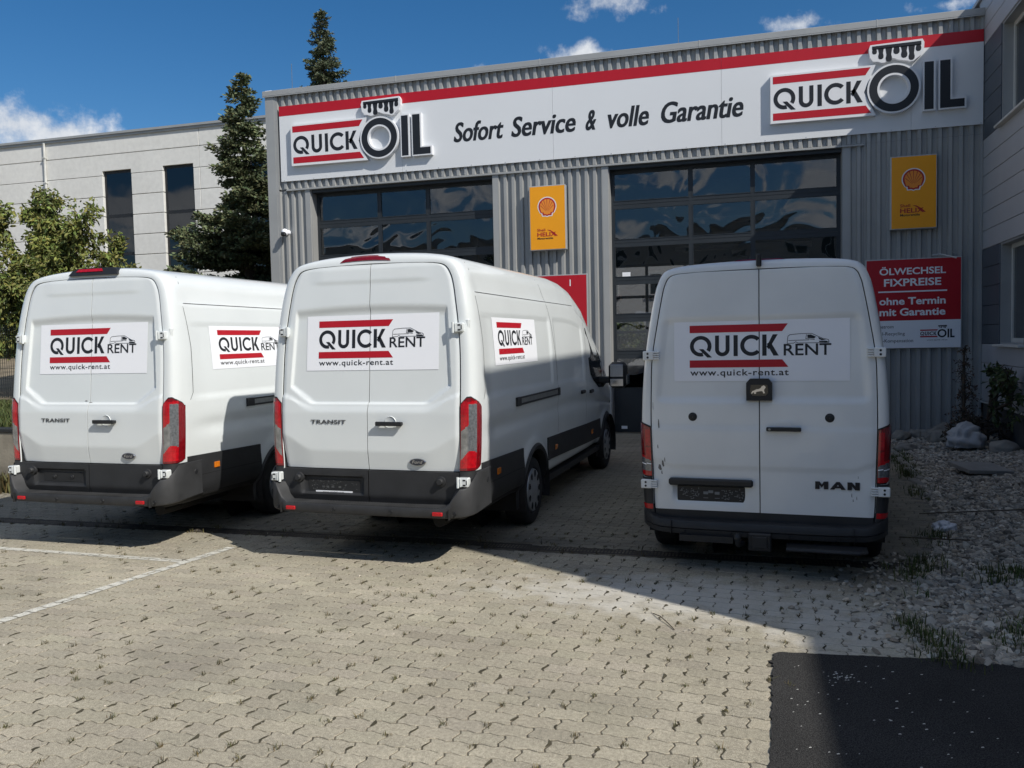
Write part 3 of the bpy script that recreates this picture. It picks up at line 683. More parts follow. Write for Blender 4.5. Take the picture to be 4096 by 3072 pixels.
def logo(ox):
    """raised QUICK OIL box letters; ox = left edge of the box"""
    D = .095
    W = lambda u, v, t: (ox+u, SY-t, v)
    lg = MB(); lg.prism([(0, 5.775), (1.80, 5.765), (1.60, 6.185), (1.795, 6.652), (0, 6.652)], W, -.001, D)
    g = lg.build('raised_logo', M_logo, SGN)
    b = MB(); put(b, [[(.045, 6.487), (1.625, 6.487), (1.71, 6.618), (.045, 6.618)], [(.045, 5.825), (1.72, 5.815), (1.63, 5.952), (.045, 5.957)]], 0, 0, 1, 1, lambda u, v: W(u, v, D+.002)); build_each(b, 'red_bar', M_red, g)
    b = MB(); put(b, quick_polys(.185), .055, 6.018, 1.525/4.0, .385, lambda u, v: W(u, v, D+.0025)); b.build('lettering', M_black, g)
    def ring(mb, cx, cz, r0, r1, t0, t1, n=56):
        mb.lathe([(r0, t0), (r0, t1), (r1, t1), (r1, t0), (r0, t0)], lambda a, r, h: W(cx+r*math.cos(a), cz+r*math.sin(a), h), n)
    o = MB(); ring(o, 2.09, 6.205, .235, .437, -.001, .115); o = o.build('letter_o', M_logo, SGN, 40)
    b = MB(); ring(b, 2.09, 6.205, .272, .405, .114, .118); b.build('black_face', M_black, o, 40)
    i = MB(); i.prism([(2.565, 5.765), (2.765, 5.765), (2.765, 6.64), (2.565, 6.64)], W, -.001, D); i = i.build('letter_i', M_logo, SGN)
    b = MB(); b.prism([(2.588, 5.79), (2.735, 5.79), (2.735, 6.612), (2.588, 6.612)], W, D-.001, D+.003); b.build('black_face', M_black, i)
    i = MB(); i.prism([(2.815, 5.765), (3.255, 5.765), (3.255, 5.955), (3.03, 5.955), (3.03, 6.64), (2.815, 6.64)], W, -.001, D); i = i.build('letter_l', M_logo, SGN)
    b = MB(); b.prism([(2.838, 5.79), (3.225, 5.79), (3.225, 5.928), (3.0, 5.928), (3.0, 6.612), (2.838, 6.612)], W, D-.001, D+.003); b.build('black_face', M_black, i)
    i = MB()
    for P in drip_poly(.03): i.prism([(1.735+u, 6.665+v) for u, v in P], W, -.001, D)
    i = i.build('oil_drop_crown', M_logo, SGN)
    b = MB()
    put(b, drip_poly(0), 1.735, 6.665, 1, 1, lambda u, v: W(u, v, D+.002)); b.build('black_face', M_black, i)
logo(-9.455); logo(.475)

# ------------------------------------------------------------------ shell panels
M_yel = pm('sign_yellow', (.86, .35, .006), .4, var=.02)
M_orange = pm('shell_orange', (.80, .27, .03), .4, var=.02)
M_sred = pm('shell_red', (.42, .012, .018), .4, var=.02)
M_frame = pm('sign_frame', (.45, .47, .48), .4, metal=.4, var=.05)
def pecten(k):
    pts = []
    R = .19*k
    for a in np.linspace(-22, 202, 30): pts.append((R*math.cos(math.radians(a))*1.02, .015+R*math.sin(math.radians(a))))
    j = .19-R
    pts += [(-.148+j*.7, -.115+j*.25), (-.118+j, -.128+j*.6), (-.105+j*.9, -.182+j*.95), (-.03, -.182+j), (0, -.197+j), (.03, -.182+j), (.105-j*.9, -.182+j*.95), (.118-j, -.128+j*.6), (.148-j*.7, -.115+j*.25)]
    return pts
def shell_sign(x0, x1, z0, z1, label):
    t = thing('oil_brand_sign', label, 'sign', group='yellow oil brand panels on the hall'); Y1 = FY-.19
    p = MB(); p.bbox(x0, x1, Y1, FY-.0515, z0, z1, .008); p.build('sign_box', M_frame, t)
    p = MB(); p.box(x0+.018, x1-.018, Y1-.0025, Y1+.001, z0+.018, z1-.018); p.build('yellow_face', M_yel, t)
    cx, cz = (x0+x1)/2-.005, z1-.43
    for k, mt, nm, d in ((1.0, M_logo, 'emblem_outline', .004), (.90, M_sred, 'emblem_red', .0055), (.755, M_orange, 'emblem_shell', .007)):
        p = MB(); P = pecten(k); n = len(P); c0 = (0, -.05)
        p.add([(cx+u, Y1-d, cz+v) for u, v in P+[c0]], [(i, (i+1) % n, n) for i in range(n)]); p.build(nm, mt, t)
    p = MB()
    for a in (-62, -41, -21, 0, 21, 41, 62):
        s, c = math.sin(math.radians(a)), math.cos(math.radians(a)); r0, r1 = .035, .150+.0*abs(a)
        p.add([(cx+s*r0*.6-c*.0012, Y1-.0085, cz-.09+c*r0+s*.0012), (cx+s*r0*.6+c*.0012, Y1-.0085, cz-.09+c*r0-s*.0012), (cx+s*(r1+.06*(1-abs(a)/62))+c*.0055, Y1-.0085, cz-.075+c*(r1+.085)-s*.0055), (cx+s*(r1+.06*(1-abs(a)/62))-c*.0055, Y1-.0085, cz-.075+c*(r1+.085)+s*.0055)], [(0, 1, 2, 3)])
    build_each(p, 'emblem_rib', M_sred, t)
    fn = lambda u, v: (u, Y1-.005, v); a = x0+.158
    p = MB(); text(p, 'Shell', a, a+.165, z1-.902, .052, fn, bold=.012); p.build('lettering', M_sred, t); p = MB(); text(p, 'HELIX', a, a+.385, z1-1.003, .078, fn, bold=.022)
    p.add([fn(a+.20, z1-.875), fn(a+.27, z1-.885), fn(a+.35, z1-.94), fn(a+.42, z1-1.003), fn(a+.385, z1-1.003), fn(a+.30, z1-.925)], [(0, 1, 2, 3, 4, 5)]); p.build('lettering', M_sred, t)
    p = MB(); text(p, 'Motorenöle', a, a+.325, z1-1.062, .04, fn, bold=.02, shear=.1); p.build('small_lettering', M_black, t)
shell_sign(-4.15, -3.405, 3.675, 4.955, 'yellow Shell Helix Motorenöle panel between the two gates')
shell_sign(2.512, 3.272, 3.71, 5.006, 'yellow Shell Helix Motorenöle panel right of the right gate')

# ------------------------------------------------------------------ price boards
def price_board(x0, x1, z0, z1, zs, label, full=True):
    t = thing('price_board', label, 'sign', group='red and white boards on the hall'); Y1 = FY-.10
    p = MB(); p.bbox(x0, x1, Y1, FY-.0515, z0, z1, .006); p.build('board', M_frame, t)
    p = MB(); p.box(x0+.02, x1-.02, Y1-.0025, Y1+.001, zs, z1-.02); p.build('red_face', M_red, t)
    p = MB(); p.box(x0+.02, x1-.02, Y1-.0025, Y1+.001, z0+.01, zs-.0005); p.build('white_face', M_stick, t)
    fn = lambda u, v: (u, Y1-.0045, v); ox = x0-2.11
    if not full:
        p = MB(); text(p, 'l', ox+3.34, ox+3.36, 2.95, .13, fn); p.build('lettering', M_stick, t); return t
    for tx, a, b, z, h, bo in (('ÖLWECHSEL', 2.345, 3.435, 2.920, .118, .022), ('FIXPREISE', 2.42, 3.36, 2.715, .13, .025), ('ohne Termin', 2.342, 3.434, 2.382, .127, .028), ('mit Garantie', 2.345, 3.43, 2.184, .13, .028)):
        p = MB(); text(p, tx, ox+a, ox+b, z, h, fn, bold=bo); p.build('lettering', M_stick, t)
    p = MB(); p.box(ox+2.325, ox+3.455, Y1-.0045, Y1-.003, 2.60, 2.625); p.build('rule', M_stick, t)
    for tx, a, b, z in (('Ökostrom', 2.235, 2.58, 1.957), ('Altöl-Recycling', 2.235, 2.768, 1.830), ('CO2-Kompensation', 2.235, 2.905, 1.702)):
        p = MB(); text(p, tx, ox+a, ox+b, z, .058, fn); p.build('small_lettering', M_black, t)
    p = MB()
    L_ = lambda u, v: (ox+3.012+u*.1745, Y1-.0045, 1.773+(v-5.765)*.1745)
    put(p, quick_polys(.185), .055, 6.018, 1.525/4, .385, L_); put(p, arc(2.09, 6.205, .27, .42, 0, 360, 30)+rect(2.6, 5.765, 2.75, 6.64)+rect(2.85, 5.765, 3.0, 6.64)+rect(3.0, 5.765, 3.25, 5.92)+drip_poly(0)[:0], 0, 0, 1, 1, L_)
    put(p, drip_poly(0), 1.735, 6.72, 1, 1, L_); text(p, 'www.quick-oil.at', ox+3.13, ox+3.465, 1.724, .022, fn); p.build('small_lettering', M_black, t)
    p = MB(); put(p, [[(.045, 6.487), (1.625, 6.487), (1.71, 6.618), (.045, 6.618)], [(.045, 5.825), (1.72, 5.815), (1.63, 5.952), (.045, 5.957)]], 0, 0, 1, 1, L_); build_each(p, 'red_bar', M_red, t)
    return t
price_board(2.11, 3.697, 1.588, 3.205, 2.093, 'red and white Ölwechsel Fixpreise board beside the third van')
price_board(-4.60, -3.012, 1.57, 3.185, 2.075, 'red board half hidden behind the middle van', False)
mb = MB(); mb.tube([(3.20, FY-.13, 3.24), (3.32, FY-.2, 3.245), (3.56, FY-.3, 3.16)], .014, 6); mb.tube([(3.3, FY-.03, 3.42), (3.6, FY-.05, 3.26)], .004, 5)
tag(mb.build('broken_bracket', M_frame), 'bent white bracket with wire on top of the red price board', 'bracket')

# security camera
t = thing('security_camera', 'small white dome security camera on the left end of the hall', 'camera', (-9.69, FY-.04, 4.37))
mb = MB(); mb.lathe([(.001, -.06), (.045, -.06), (.06, -.03), (.06, .04)], lambda a, r, h: (r*math.cos(a), h, r*math.sin(a)), 20); mb.build('mount', M_stick, t, 40)
mb = MB(); mb.lathe([(.001, .075), (.045, .06), (.07, .02), (.075, -.02), (.06, -.06), (.035, -.085), (.001, -.09)], lambda a, r, h: (r*math.cos(a), -.12+r*math.sin(a), h), 20); mb.build('dome', M_stick, t, 60)
mb = MB(); mb.bbox(-.055, .055, -.215, -.12, -.095, -.005, .02); mb.build('lens_block', M_plastd, t, 30)

# ================================================================== OFFICE BLOCK on the right
OB = thing('office_block', 'pale grey panelled office block with dark window bands at right edge', 'building', (4.03, FY, 0))
ang = math.atan(.022)
OB.rotation_euler = (0, 0, -ang)      # local -Y runs along the wall towards the camera
M_op = pm('panel_pale', (.45, .45, .46), .55, var=.05, scale=1.5, metal=.1)
M_od = pm('panel_slate', (.085, .10, .118), .5, var=.14, scale=1.5, metal=.1)
M_owin = pm('window_frame_white', (.60, .59, .55), .5, var=.05)
M_opane = glass_mat('office_pane', (.14, .16, .18), 3.4, .01)
LEN = 12.9
mb = MB(); mb.box(.27, 9, -LEN+.03, 3.0, 0, 7.70); mb.build('core', M_under, OB)
mb = MB(); mb.box(.03, .26, -LEN, 3.0, 0, .63); mb.build('plinth', pm('plinth', (.07, .07, .068), .85, var=.2), OB)
mb = MB(); mb.box(-.045, .3, -LEN-.05, 3.0, 7.66, 7.728); mb.build('parapet', M_op, OB)
mb = MB(); mb.box(-.02, .055, -LEN, 3.0, .615, .645); mb.build('base_flashing', M_owin, OB)
def panels(z0, z1, n, mat, xs):
    h = (z1-z0)/n
    for i in range(n):
        for (a, b) in xs:
            p = MB(); p.bbox(0, .055, -b+.003, -a-.003, z0+i*h+.004, z0+(i+1)*h-.004, .005); p.build('cladding_panel', mat, OB)
panels(.65, 1.65, 3, M_op, [(-.3, 4.2), (4.2, 8.6), (8.6, 12.9)])
panels(3.30, 5.20, 6, M_op, [(-.3, 4.2), (4.2, 8.6), (8.6, 12.9)])
panels(6.82, 7.66, 3, M_op, [(-.3, 4.2), (4.2, 8.6), (8.6, 12.9)])
W1 = [(1.15, 2.52), (4.3, 6.4), (8.2, 10.3)]; W2 = [(1.15, 4.6), (6.2, 9.6)]
for z0, z1, W in ((1.65, 3.30, W1), (5.20, 6.82, W2)):
    cuts = [-.3]+[e for w in W for e in w]+[12.8]
    panels(z0, z1, 5, M_od, [(cuts[i], cuts[i+1]) for i in range(0, len(cuts), 2)])
    for a, b in W:
        p = MB(); zt, zb = z1, z0
        p.box(.02, .26, -b, -b+.03, zb, zt); p.box(.02, .26, -a-.03, -a, zb, zt); p.box(.02, .26, -b+.03, -a-.03, zt-.03, zt); p.box(.02, .26, -b+.03, -a-.03, zb, zb+.03)
        wn = p.build('window', M_trim, OB)
        p = MB()
        for q, r, s, v in ((a+.03, a+.10, zb+.03, zt-.03), (b-.10, b-.03, zb+.03, zt-.03), (a+.10, b-.10, zb+.03, zb+.10), (a+.10, b-.10, zt-.10, zt-.03)): p.box(.17, .23, -r, -q, s, v)
        p.build('window_frame', M_owin, wn)
        p = MB(); p.box(.195, .203, -b+.1, -a-.1, zb+.1, zt-.1); p.build('pane', M_opane, wn)
        p = MB(); p.bbox(-.09, .17, -b-.06, -a+.05, zb-.035, zb+.005, .006); p.build('sill', M_owin, wn)
        p = MB(); p.box(.245, .255, -b+.03, -a-.03, zb+.03, zt-.03); p.build('dark_room_backing', pm('room_dark', (.03, .035, .04), .9) if 'room_dark' not in MATS else MATS['room_dark'], wn)  # dark sheet behind the pane, the unlit room's shade put into its colour
# second, set-back wing of the block (out of frame; it shades the asphalt)
mb = MB(); mb.box(7.75, 22, -30, 3.2, 0, 7.7); w2 = mb.build('office_wing', M_op); tag(w2, 'set-back wing of the pale office block beside the asphalt', 'building')

# ================================================================== BUILDING on the left
LB = thing('concrete_hall', 'long light grey concrete panel building with tall dark windows at left', 'building', (0, 25, 0))
M_conc = pm('concrete_panel', (.70, .695, .66), .85, var=.07, scale=.5, speck=.05, sscale=6, bump=.15, bscale=40)
wins = [(-22.16, -20.93, 3.6, 8.27), (-19.61, -18.36, 3.6, 8.27), (-31.4, -30.1, 3.6, 8.27), (-16.2, -15.0, 3.6, 8.27)]
xl, xr_ = -44., -11.5
zs0 = [0, .9, 1.62, 2.34, 3.06, 3.78, 4.5, 5.23, 5.95, 6.655, 7.36, 8.11, 8.84, 9.52]
zs = zs0; vs = [xl, -37.2, -30.7, -24.62, -18.1, -11.5]
for z0, z1 in zip(zs[:-1], zs[1:]):
    for a, b in zip(vs[:-1], vs[1:]):
        mb = MB(); zh = 8.27 if z0 < 8.27 < z1 else z0
        if z0 < 8.27 < z1: mb.box(a+.006, b-.006, 0, .12, zh, z1-.011)
        cut = sorted((max(p, a), min(q, b)) for (p, q, r, s_) in wins if r < z1-.1 and z0 < 8.2 and q > a and p < b)
        u = a+.006
        for p, q in cut+[(b-.006, None)]:
            if p > u+.01:
                if z0 < 8.27 < z1: mb.box(u, p, 0, .12, z0+.011, zh)
                elif z0 >= 8.27 or cut or True: mb.bbox(u, p, 0, .12, z0+.011, z1-.011, .010)
            u = q if q is not None else u
        if z0 < 8.27 < z1 or not cut: mb.build('concrete_panel', M_conc, LB)
        else: build_each(mb, 'concrete_panel', M_conc, LB)
mb = MB(); mb.box(xl, xr_, .121, 14, 0, 9.5); mb.build('wall_core', pm('joint_dark', (.10, .10, .095), .9), LB)
mb = MB(); mb.box(xl, xr_+.1, -.10, .5, 9.52, 9.60); mb.box(xl, xr_+.1, -.06, .3, 9.44, 9.52); mb.build('roof_edge', M_trim, LB)
M_lbp = glass_mat('hall_pane', (.10, .12, .14), 1.7, .01, .004, .6)
for (p, q, r, s) in wins:
    f = MB()
    for a, b, c, d in ((p, p+.09, r, s), (q-.09, q, r, s), (p+.09, q-.09, s-.1, s), (p+.09, q-.09, 6.60, 6.72), (p+.09, q-.09, 5.25, 5.35), (p+.09, q-.09, r, r+.1)): f.box(a, b, .10, .118, c, d)
    w = f.build('window', M_plastd, LB)
    for a, b in ((6.72, s-.1), (5.35, 6.60), (r+.1, 5.25)):
        pn = MB(); pn.box(p+.09, q-.09, .106, .112, a, b); pn.build('pane', M_lbp, w)
mb = MB(); mb.tube([(-24.62, -.05, 9.46), (-24.62, -.06, 0)], .045, 8)
for z in (8.9, 8.0, 7.1, 6.2): mb.box(-24.68, -24.56, -.11, .0, z, z+.05)
mb.build('downpipe', pm('pipe_pale', (.55, .55, .52), .5), LB)

# low retaining wall, grass bank and mesh fence at far left
mb = MB(); mb.bbox(-16, -9.25, 8.95, 9.2, -.1, .80, .015); rw = mb.build('retaining_wall', pm('weathered_concrete', (.24, .215, .17), .9, var=.3, scale=3, bump=.5, bscale=25))
tag(rw, 'low weathered concrete retaining wall at the left of the paved yard', 'wall')
mb = MB(); mb.grid(lambda x, y: (x, y, .78+.02*(y-9.2)+.03*math.sin(3*x+y)), list(np.linspace(-22, -7.0, 20)), list(np.linspace(9.2, 13.6, 8))); bank = mb.build('grass_bank', M_grass); tag(bank, kind='structure')
bp_ = [(RNG.uniform(-16, -9.3), RNG.uniform(9.25, 13.4), .8) for _ in range(5200)]
tag(blades('bank_grass', bp_, .05, .16, 7, M_grass, .05, .5), 'lush green grass on the bank above the retaining wall', 'grass', kind='stuff')
mb = MB(); mb.grid(lambda x, y: (x, y, .9+.12*(y-13.6)+.04*math.sin(2*x+y)), list(np.linspace(-40, -7.2, 24)), list(np.linspace(13.6, 24.9, 12))); bk = mb.build('back_ground', pm('leaf_litter', (.19, .155, .105), .95, var=.4, scale=3, bump=1, bscale=20)); tag(bk, kind='structure')
FN = thing('mesh_fence', 'thin dark wire mesh fence on the bank behind the left van', 'fence', (0, 13.5, 0))
M_wire = pm('fence_wire', (.035, .045, .04), .5, metal=.5)
for q in (-18, -15.6, -13.2, -10.8):
    p = MB(); p.box(q-.03, q+.03, -.02, .02, .8, 2.5); p.build('post', M_wire, FN)
mb = MB()
for q in np.arange(-18, -10.2, .055): mb.box(q-.0028, q+.0028, -.003, .003, .95, 2.45)
for z in np.arange(.95, 2.46, .2): mb.box(-18, -10.2, .004, .010, z-.004, z+.004)
tag(mb.build('wire_mesh', M_wire, FN), kind='stuff')
mb = MB(); mb.box(-16, -9.2, 8.93, 9.22, .80, .835); tag(mb.build('wall_coping', M_plastd, rw))
tag(blades('wall_foot_weeds', [(RNG.uniform(-10.6, -9.4), 8.85+RNG.normal()*.05, 0) for _ in range(60)], .05, .3, 10, M_weed, .06, .5), 'straggly weeds at the foot of the retaining wall', 'weeds', kind='stuff')

# ================================================================== VANS
def catmull(P, n_per):
    P = np.array(P, float); out = []
    for i in range(len(P)-1):
        p0, p1, p2, p3 = P[max(i-1, 0)], P[i], P[i+1], P[min(i+2, len(P)-1)]
        for k in range(n_per[i]):
            t = k/n_per[i]; out.append(.5*((2*p1)+(-p0+p2)*t+(2*p0-5*p1+4*p2-p3)*t*t+(-p0+3*p1-3*p2+p3)*t**3))
    out.append(P[-1]); return np.array(out)

class Van:
    def __init__(s, sec, door, xr, roof, wf, ztop, arches, rad, depths, xs, relief):
        L_ = [max(1, int(round(math.dist(a, b)/.024))) for a, b in zip(sec[:-1], sec[1:])]
        s.sec = catmull(sec, L_); s.door = catmull(door, L_); s.xrp = xr; s.roofp = roof; s.wfp = wf; s.zt = ztop
        s.arches = arches; s.rad = rad; s.dep = depths; s.xs = xs; s.relief = relief
        k = np.argmax(s.sec[:, 1] >= ztop*.955) if True else 0
        s.hz, s.hy = s.sec[:, 1], s.sec[:, 0]; s.dz, s.dy = s.door[:, 1], s.door[:, 0]
    def xr(s, z): return np.interp(z, *s.xrp)
    def T(s, x): return np.interp(x, *s.roofp)
    def wf(s, x): return np.interp(x, *s.wfp)
    def hw(s, z): return np.interp(z, s.hz, s.hy)
    def dw(s, z): return np.interp(z, s.dz, s.dy)
    def side(s, x, z):                                   # half width of the skin at x, z
        z0 = .8+(z-.8)*(s.zt-.8)/(s.T(x)-.8) if z > .8 else z
        return s.hw(z0)*s.wf(x)-s.relief(x, z0)
    def rear(s, t, z):                                    # rear corner surface: t = 0 side .. 1 door edge
        y = s.hw(z)+(s.dw(z)-s.hw(z))*max(t, 0); x = s.xr(z)+np.interp(t, *s.dep) if t >= 0 else s.xr(z)+s.dep[1][0]-t*.3
        return x, y
    def body(s, mats, parent):
        n = len(s.sec); st = []
        ts = [2.0, 1.03, .995, .985, .97, .75, .5, .30, .16, .06, 0]
        for t in ts:
            if t == 2.0: st.append(np.c_[s.xr(s.door[:, 1])+.055, s.door[:, 0]*0, s.door[:, 1]]); continue
            q = s.sec+(s.door-s.sec)*min(t, 1.0); zr = q[:, 1]; d = np.interp(min(t, .97), *s.dep)+(.055 if t > 1 else .03 if t > .99 else .012 if t > .98 else 0)
            yy = q[:, 0]*(.99 if t > 1 else 1); st.append(np.c_[s.xr(zr)+d, yy, zr])
        x0 = s.xs[0]
        for b in (.33, .66):
            xx = (s.xr(s.sec[:, 1])+s.dep[1][0])*(1-b)+x0*b; st.append(np.c_[xx, s.sec[:, 0]-np.array([s.relief(a, z) for a, z in zip(xx, s.sec[:, 1])]), s.sec[:, 1]])
        for x in s.xs:
            T = s.T(x); z = s.sec[:, 1]; z2 = np.where(z > .8, .8+(z-.8)*(T-.8)/(s.zt-.8), z)
            st.append(np.c_[np.full(n, x), s.sec[:, 0]*s.wf(x)-np.array([s.relief(x, q) for q in z]), z2])
        ns = len(st); A = np.array(st); V = []; F = []; M = []
        for sg in (-1, 1):
            o = len(V); B = A.reshape(-1, 3).copy(); B[:, 1] *= sg; V.extend(B.tolist())
            for i in range(ns-1):
                for j in range(n-1):
                    ids = (i*n+j, i*n+j+1, (i+1)*n+j+1, (i+1)*n+j); c = B[list(ids)].mean(0)
                    if any((c[0]-ax)**2+(c[2]-az)**2 < s.rad**2 and abs(c[1]) > .5 for ax, az in s.arches): continue
                    ids = tuple(o+k for k in (ids if sg > 0 else ids[::-1])); F.append(ids); M.append(1 if i < 3 or (c[2] < .52 and c[0] < -.3) else 0)
        mb = MB(); mb.v = [tuple(v) for v in V]; mb.f = F; mb.m = M
        return mb.build('body', mats, parent, 35)
    def strip_side(s, mb, pts, w, off=.0025, side=-1, mi=0):
        V_ = []
        for (a, b), (c, d) in zip(pts[:-1], pts[1:]):
            l = math.hypot(c-a, d-b); n = max(1, int(l/.06)); nx, nz = -(d-b)/l*w/2, (c-a)/l*w/2
            for k in range(n+1):
                q = (a+(c-a)*k/n, b+(d-b)*k/n); V_ += [(q[0]-nx, q[1]-nz), (q[0]+nx, q[1]+nz)]
        mb.add([(u, side*(s.side(u, v)+off), v) for u, v in V_], [(2*i, 2*i+2, 2*i+3, 2*i+1) for i in range(len(V_)//2-1)], mi)
    def patch(s, mb, x0, x1, zlo, zhi, off, side=-1, nx=None, nz=6, mi=0, thick=True):
        """raised strip over the side skin; zlo/zhi may be functions of x"""
        fl = zlo if callable(zlo) else (lambda x: zlo); fh = zhi if callable(zhi) else (lambda x: zhi)
        us = list(np.linspace(x0, x1, nx or max(2, int((x1-x0)/.06)))); vs = list(np.linspace(0, 1, nz))
        f = lambda x, v, o=off: (x, side*(s.side(x, fl(x)+v*(fh(x)-fl(x)))+o), fl(x)+v*(fh(x)-fl(x)))
        mb.grid(f, us, vs, mi)
        if thick:
            for v in (0, 1): mb.grid(lambda x, o, v=v: f(x, v, o), us, [-.01, off], mi)
            for x in (x0, x1): mb.grid(lambda v, o, x=x: f(x, v, o), vs, [-.01, off], mi)

def wheel(parent, x, y, side, r=.35, cover=True):
    """tyre and wheel cover; y = outer face"""
    s = side; fn = lambda a, rr, h: (x+rr*math.cos(a), s*(y-h), r+rr*math.sin(a))
    mb = MB(); mb.lathe([(.215, .03), (.235, .005), (.30, .0), (.33, .012), (.347, .04), (r, .07), (r, .16), (.345, .20), (.33, .225), (.25, .23), (.2, .2)], fn, 48)
    for k in range(48):                                    # tread grooves
        a = 2*PI*k/48
        for h0, h1 in ((.05, .085), (.12, .155), (.165, .20)):
            mb.add([fn(a, r+.004, h0), fn(a+.07, r+.004, h0), fn(a+.085, r+.004, h1), fn(a+.015, r+.004, h1)], [(0, 1, 2, 3)])
    w = mb.build('wheel', M_tyre, parent, 40)
    if cover:
        mb = MB(); mb.lathe([(.222, .02), (.215, .002), (.195, -.004), (.12, -.002), (.07, -.008), (.05, -.016), (.001, -.018)], fn, 40); mb.build('wheel_cover', M_rim, w, 40)
        mb = MB()
        for k in range(9):
            a0 = 2*PI*k/9
            mb.add([fn(a0-.13, .205, -.006), fn(a0+.13, .205, -.006), fn(a0+.20, .165, -.006), fn(a0+.08, .132, -.006), fn(a0-.08, .132, -.006), fn(a0-.20, .165, -.006)], [(0, 1, 2, 3, 4, 5)])
        build_each(mb, 'cover_slot', M_under, w)
    return w

def lens_mat_transit(t, z):
    if t < .10 or t > .93: return 1
    if z > 1.40 or z < .845: return 1
    if t < .40: return 3 if .995+.05*(t-.4) < z < 1.375 else (0 if z > 1.2 else 0)
    d = (t-.40)/.53
    if z > 1.205-.055*d: return 0
    if z > .985-.075*d: return 2
    return 0

# ---------------------------------------------------------------- decal shared by all three vans
def rent_decal(fn, w, h, parent, split=None, name='sticker'):
    """fn(u, v, off) -> 3-D, u 0..w left to right, v 0..h; white film with print"""
    mb = MB()
    segs = [(0, w)] if split is None else [(0, split-.004), (split+.004, w)]
    for a, b in segs: mb.grid(lambda u, v: fn(u, v, 0), list(np.linspace(a, b, 9)), list(np.linspace(0, h, 7)))
    st = mb.build(name, M_stick, parent)
    k = w/1.262; kz = h/.477; q = lambda u, v, o=.0014: fn(u*k, v*kz, o)
    mb = MB()
    for z0, z1, xa, xb in ((.375, .432, .795, .835), (.106, .163, .838, .795)):
        mb = MB()
        for i in range(10):
            f0, f1 = i/10, (i+1)/10
            mb.add([q(.118+(xa-.118)*f0, z0), q(.118+(xa-.118)*f1, z0), q(.118+(xb-.118)*f1, z1), q(.118+(xb-.118)*f0, z1)], [(0, 1, 2, 3)])
        mb.build('red_bar', M_red, st)
    mb = MB(); put(mb, quick_polys(.18), .120, .192, .650/4.0, .160, lambda u, v: q(u, v))
    mb.build('lettering', M_black, st); mb = MB()
    text(mb, 'RENT', .805, 1.135, .193, .085, lambda u, v: q(u, v), bold=.012); mb.build('lettering', M_black, st); mb = MB(); text(mb, 'www.quick-rent.at', .122, .84, .045, .047, lambda u, v: q(u, v), bold=.012, spacing=1.12)
    mb.build('lettering', M_black, st); mb = MB()
    O = lambda x, y: (.83+x, .285+y)
    for pl in ([(0, 0), (.005, .05), (.02, .062), (.10, .068), (.17, .068), (.215, .045), (.245, .030), (.285, .020), (.29, .005), (.26, 0)], [(.01, .018), (.15, .02)], [(.0, -.004), (.045, -.002), (.06, .008), (.075, -.002), (.29, -.002)], [(.135, .06), (.13, .03), (.19, .022)]):
        strip(mb, [O(*p) for p in pl], .0038, lambda u, v: q(u, v))
    put(mb, [[(.14, .058), (.165, .060), (.20, .043), (.188, .030), (.142, .034)], [(.215, .040), (.235, .030), (.27, .018), (.24, .016), (.222, .024)], [(.22, .012), (.28, .010), (.275, .0), (.225, .002)]], .83, .285, 1, 1, lambda u, v: q(u, v))
    mb.build('van_icon', M_black, st)
    return st

# ---------------------------------------------------------------- high-roof panel van (two of them)
T_SEC = [(.86, .42), (.92, .46), (.948, .58), (.960, .83), (.970, 1.02), (.976, 1.25), (.973, 1.42), (.966, 1.65), (.954, 1.87), (.932, 2.10), (.906, 2.27), (.887, 2.36), (.851, 2.48), (.785, 2.575), (.69, 2.622), (.50, 2.655), (.25, 2.673), (0, 2.68)]
T_DOOR = [(.80, .42), (.83, .46), (.835, .58), (.837, .83), (.846, 1.02), (.85, 1.25), (.85, 1.42), (.848, 1.65), (.84, 1.87), (.817, 2.10), (.792, 2.27), (.777, 2.36), (.75, 2.455), (.70, 2.53), (.62, 2.558), (.45, 2.570), (.22, 2.577), (0, 2.58)]
def t_relief(x, z):
    def boxf(x0, x1, z0, z1, w):
        return float(sstep(x0, x0+w, x)*(1-sstep(x1-w, x1, x))*sstep(z0, z0+w, z)*(1-sstep(z1-w*.6, z1, z)))
    r = .013*boxf(-1.42, .72, 1.405, 2.115, .03)+.013*boxf(.90, 2.25, 1.395, 2.115, .03)
    r += .010*float(sstep(2.297, 2.325, z)*(1-sstep(2.40, 2.52, z)))*(1 if x > -1.55 else 0)
    r += .016*math.exp(-((z-1.13)/.075)**2)*float(sstep(-1.6, -1.2, x))
    for ax in (0, 3.75):
        d = math.hypot(x-ax, z-.345); r -= .020*math.exp(-((d-.50)/.075)**2)*(1 if z > .3 else 0)
    return r
TV = Van(T_SEC, T_DOOR, ([.5, 1.3, 2.2, 2.58, 2.7], [-1.79, -1.77, -1.68, -1.63, -1.60]), ([-2, 1.35, 1.75, 2.1, 2.65, 3.05, 3.6, 4.05, 4.4, 4.65, 4.78], [2.68, 2.68, 2.655, 2.60, 2.42, 2.20, 1.93, 1.62, 1.36, 1.18, .98]),
         ([-2, 2.4, 3.0, 3.6, 4.2, 4.55, 4.78], [1, 1, .985, .965, .93, .86, .70]), 2.68, [(0, .345), (3.75, .345)], .445,
         ([0, .06, .16, .30, .5, .75, .97, 1.0], [.11, .07, .035, .014, .004, 0, .002, .004]), list(np.arange(-1.25, 4.79, .032)), t_relief)
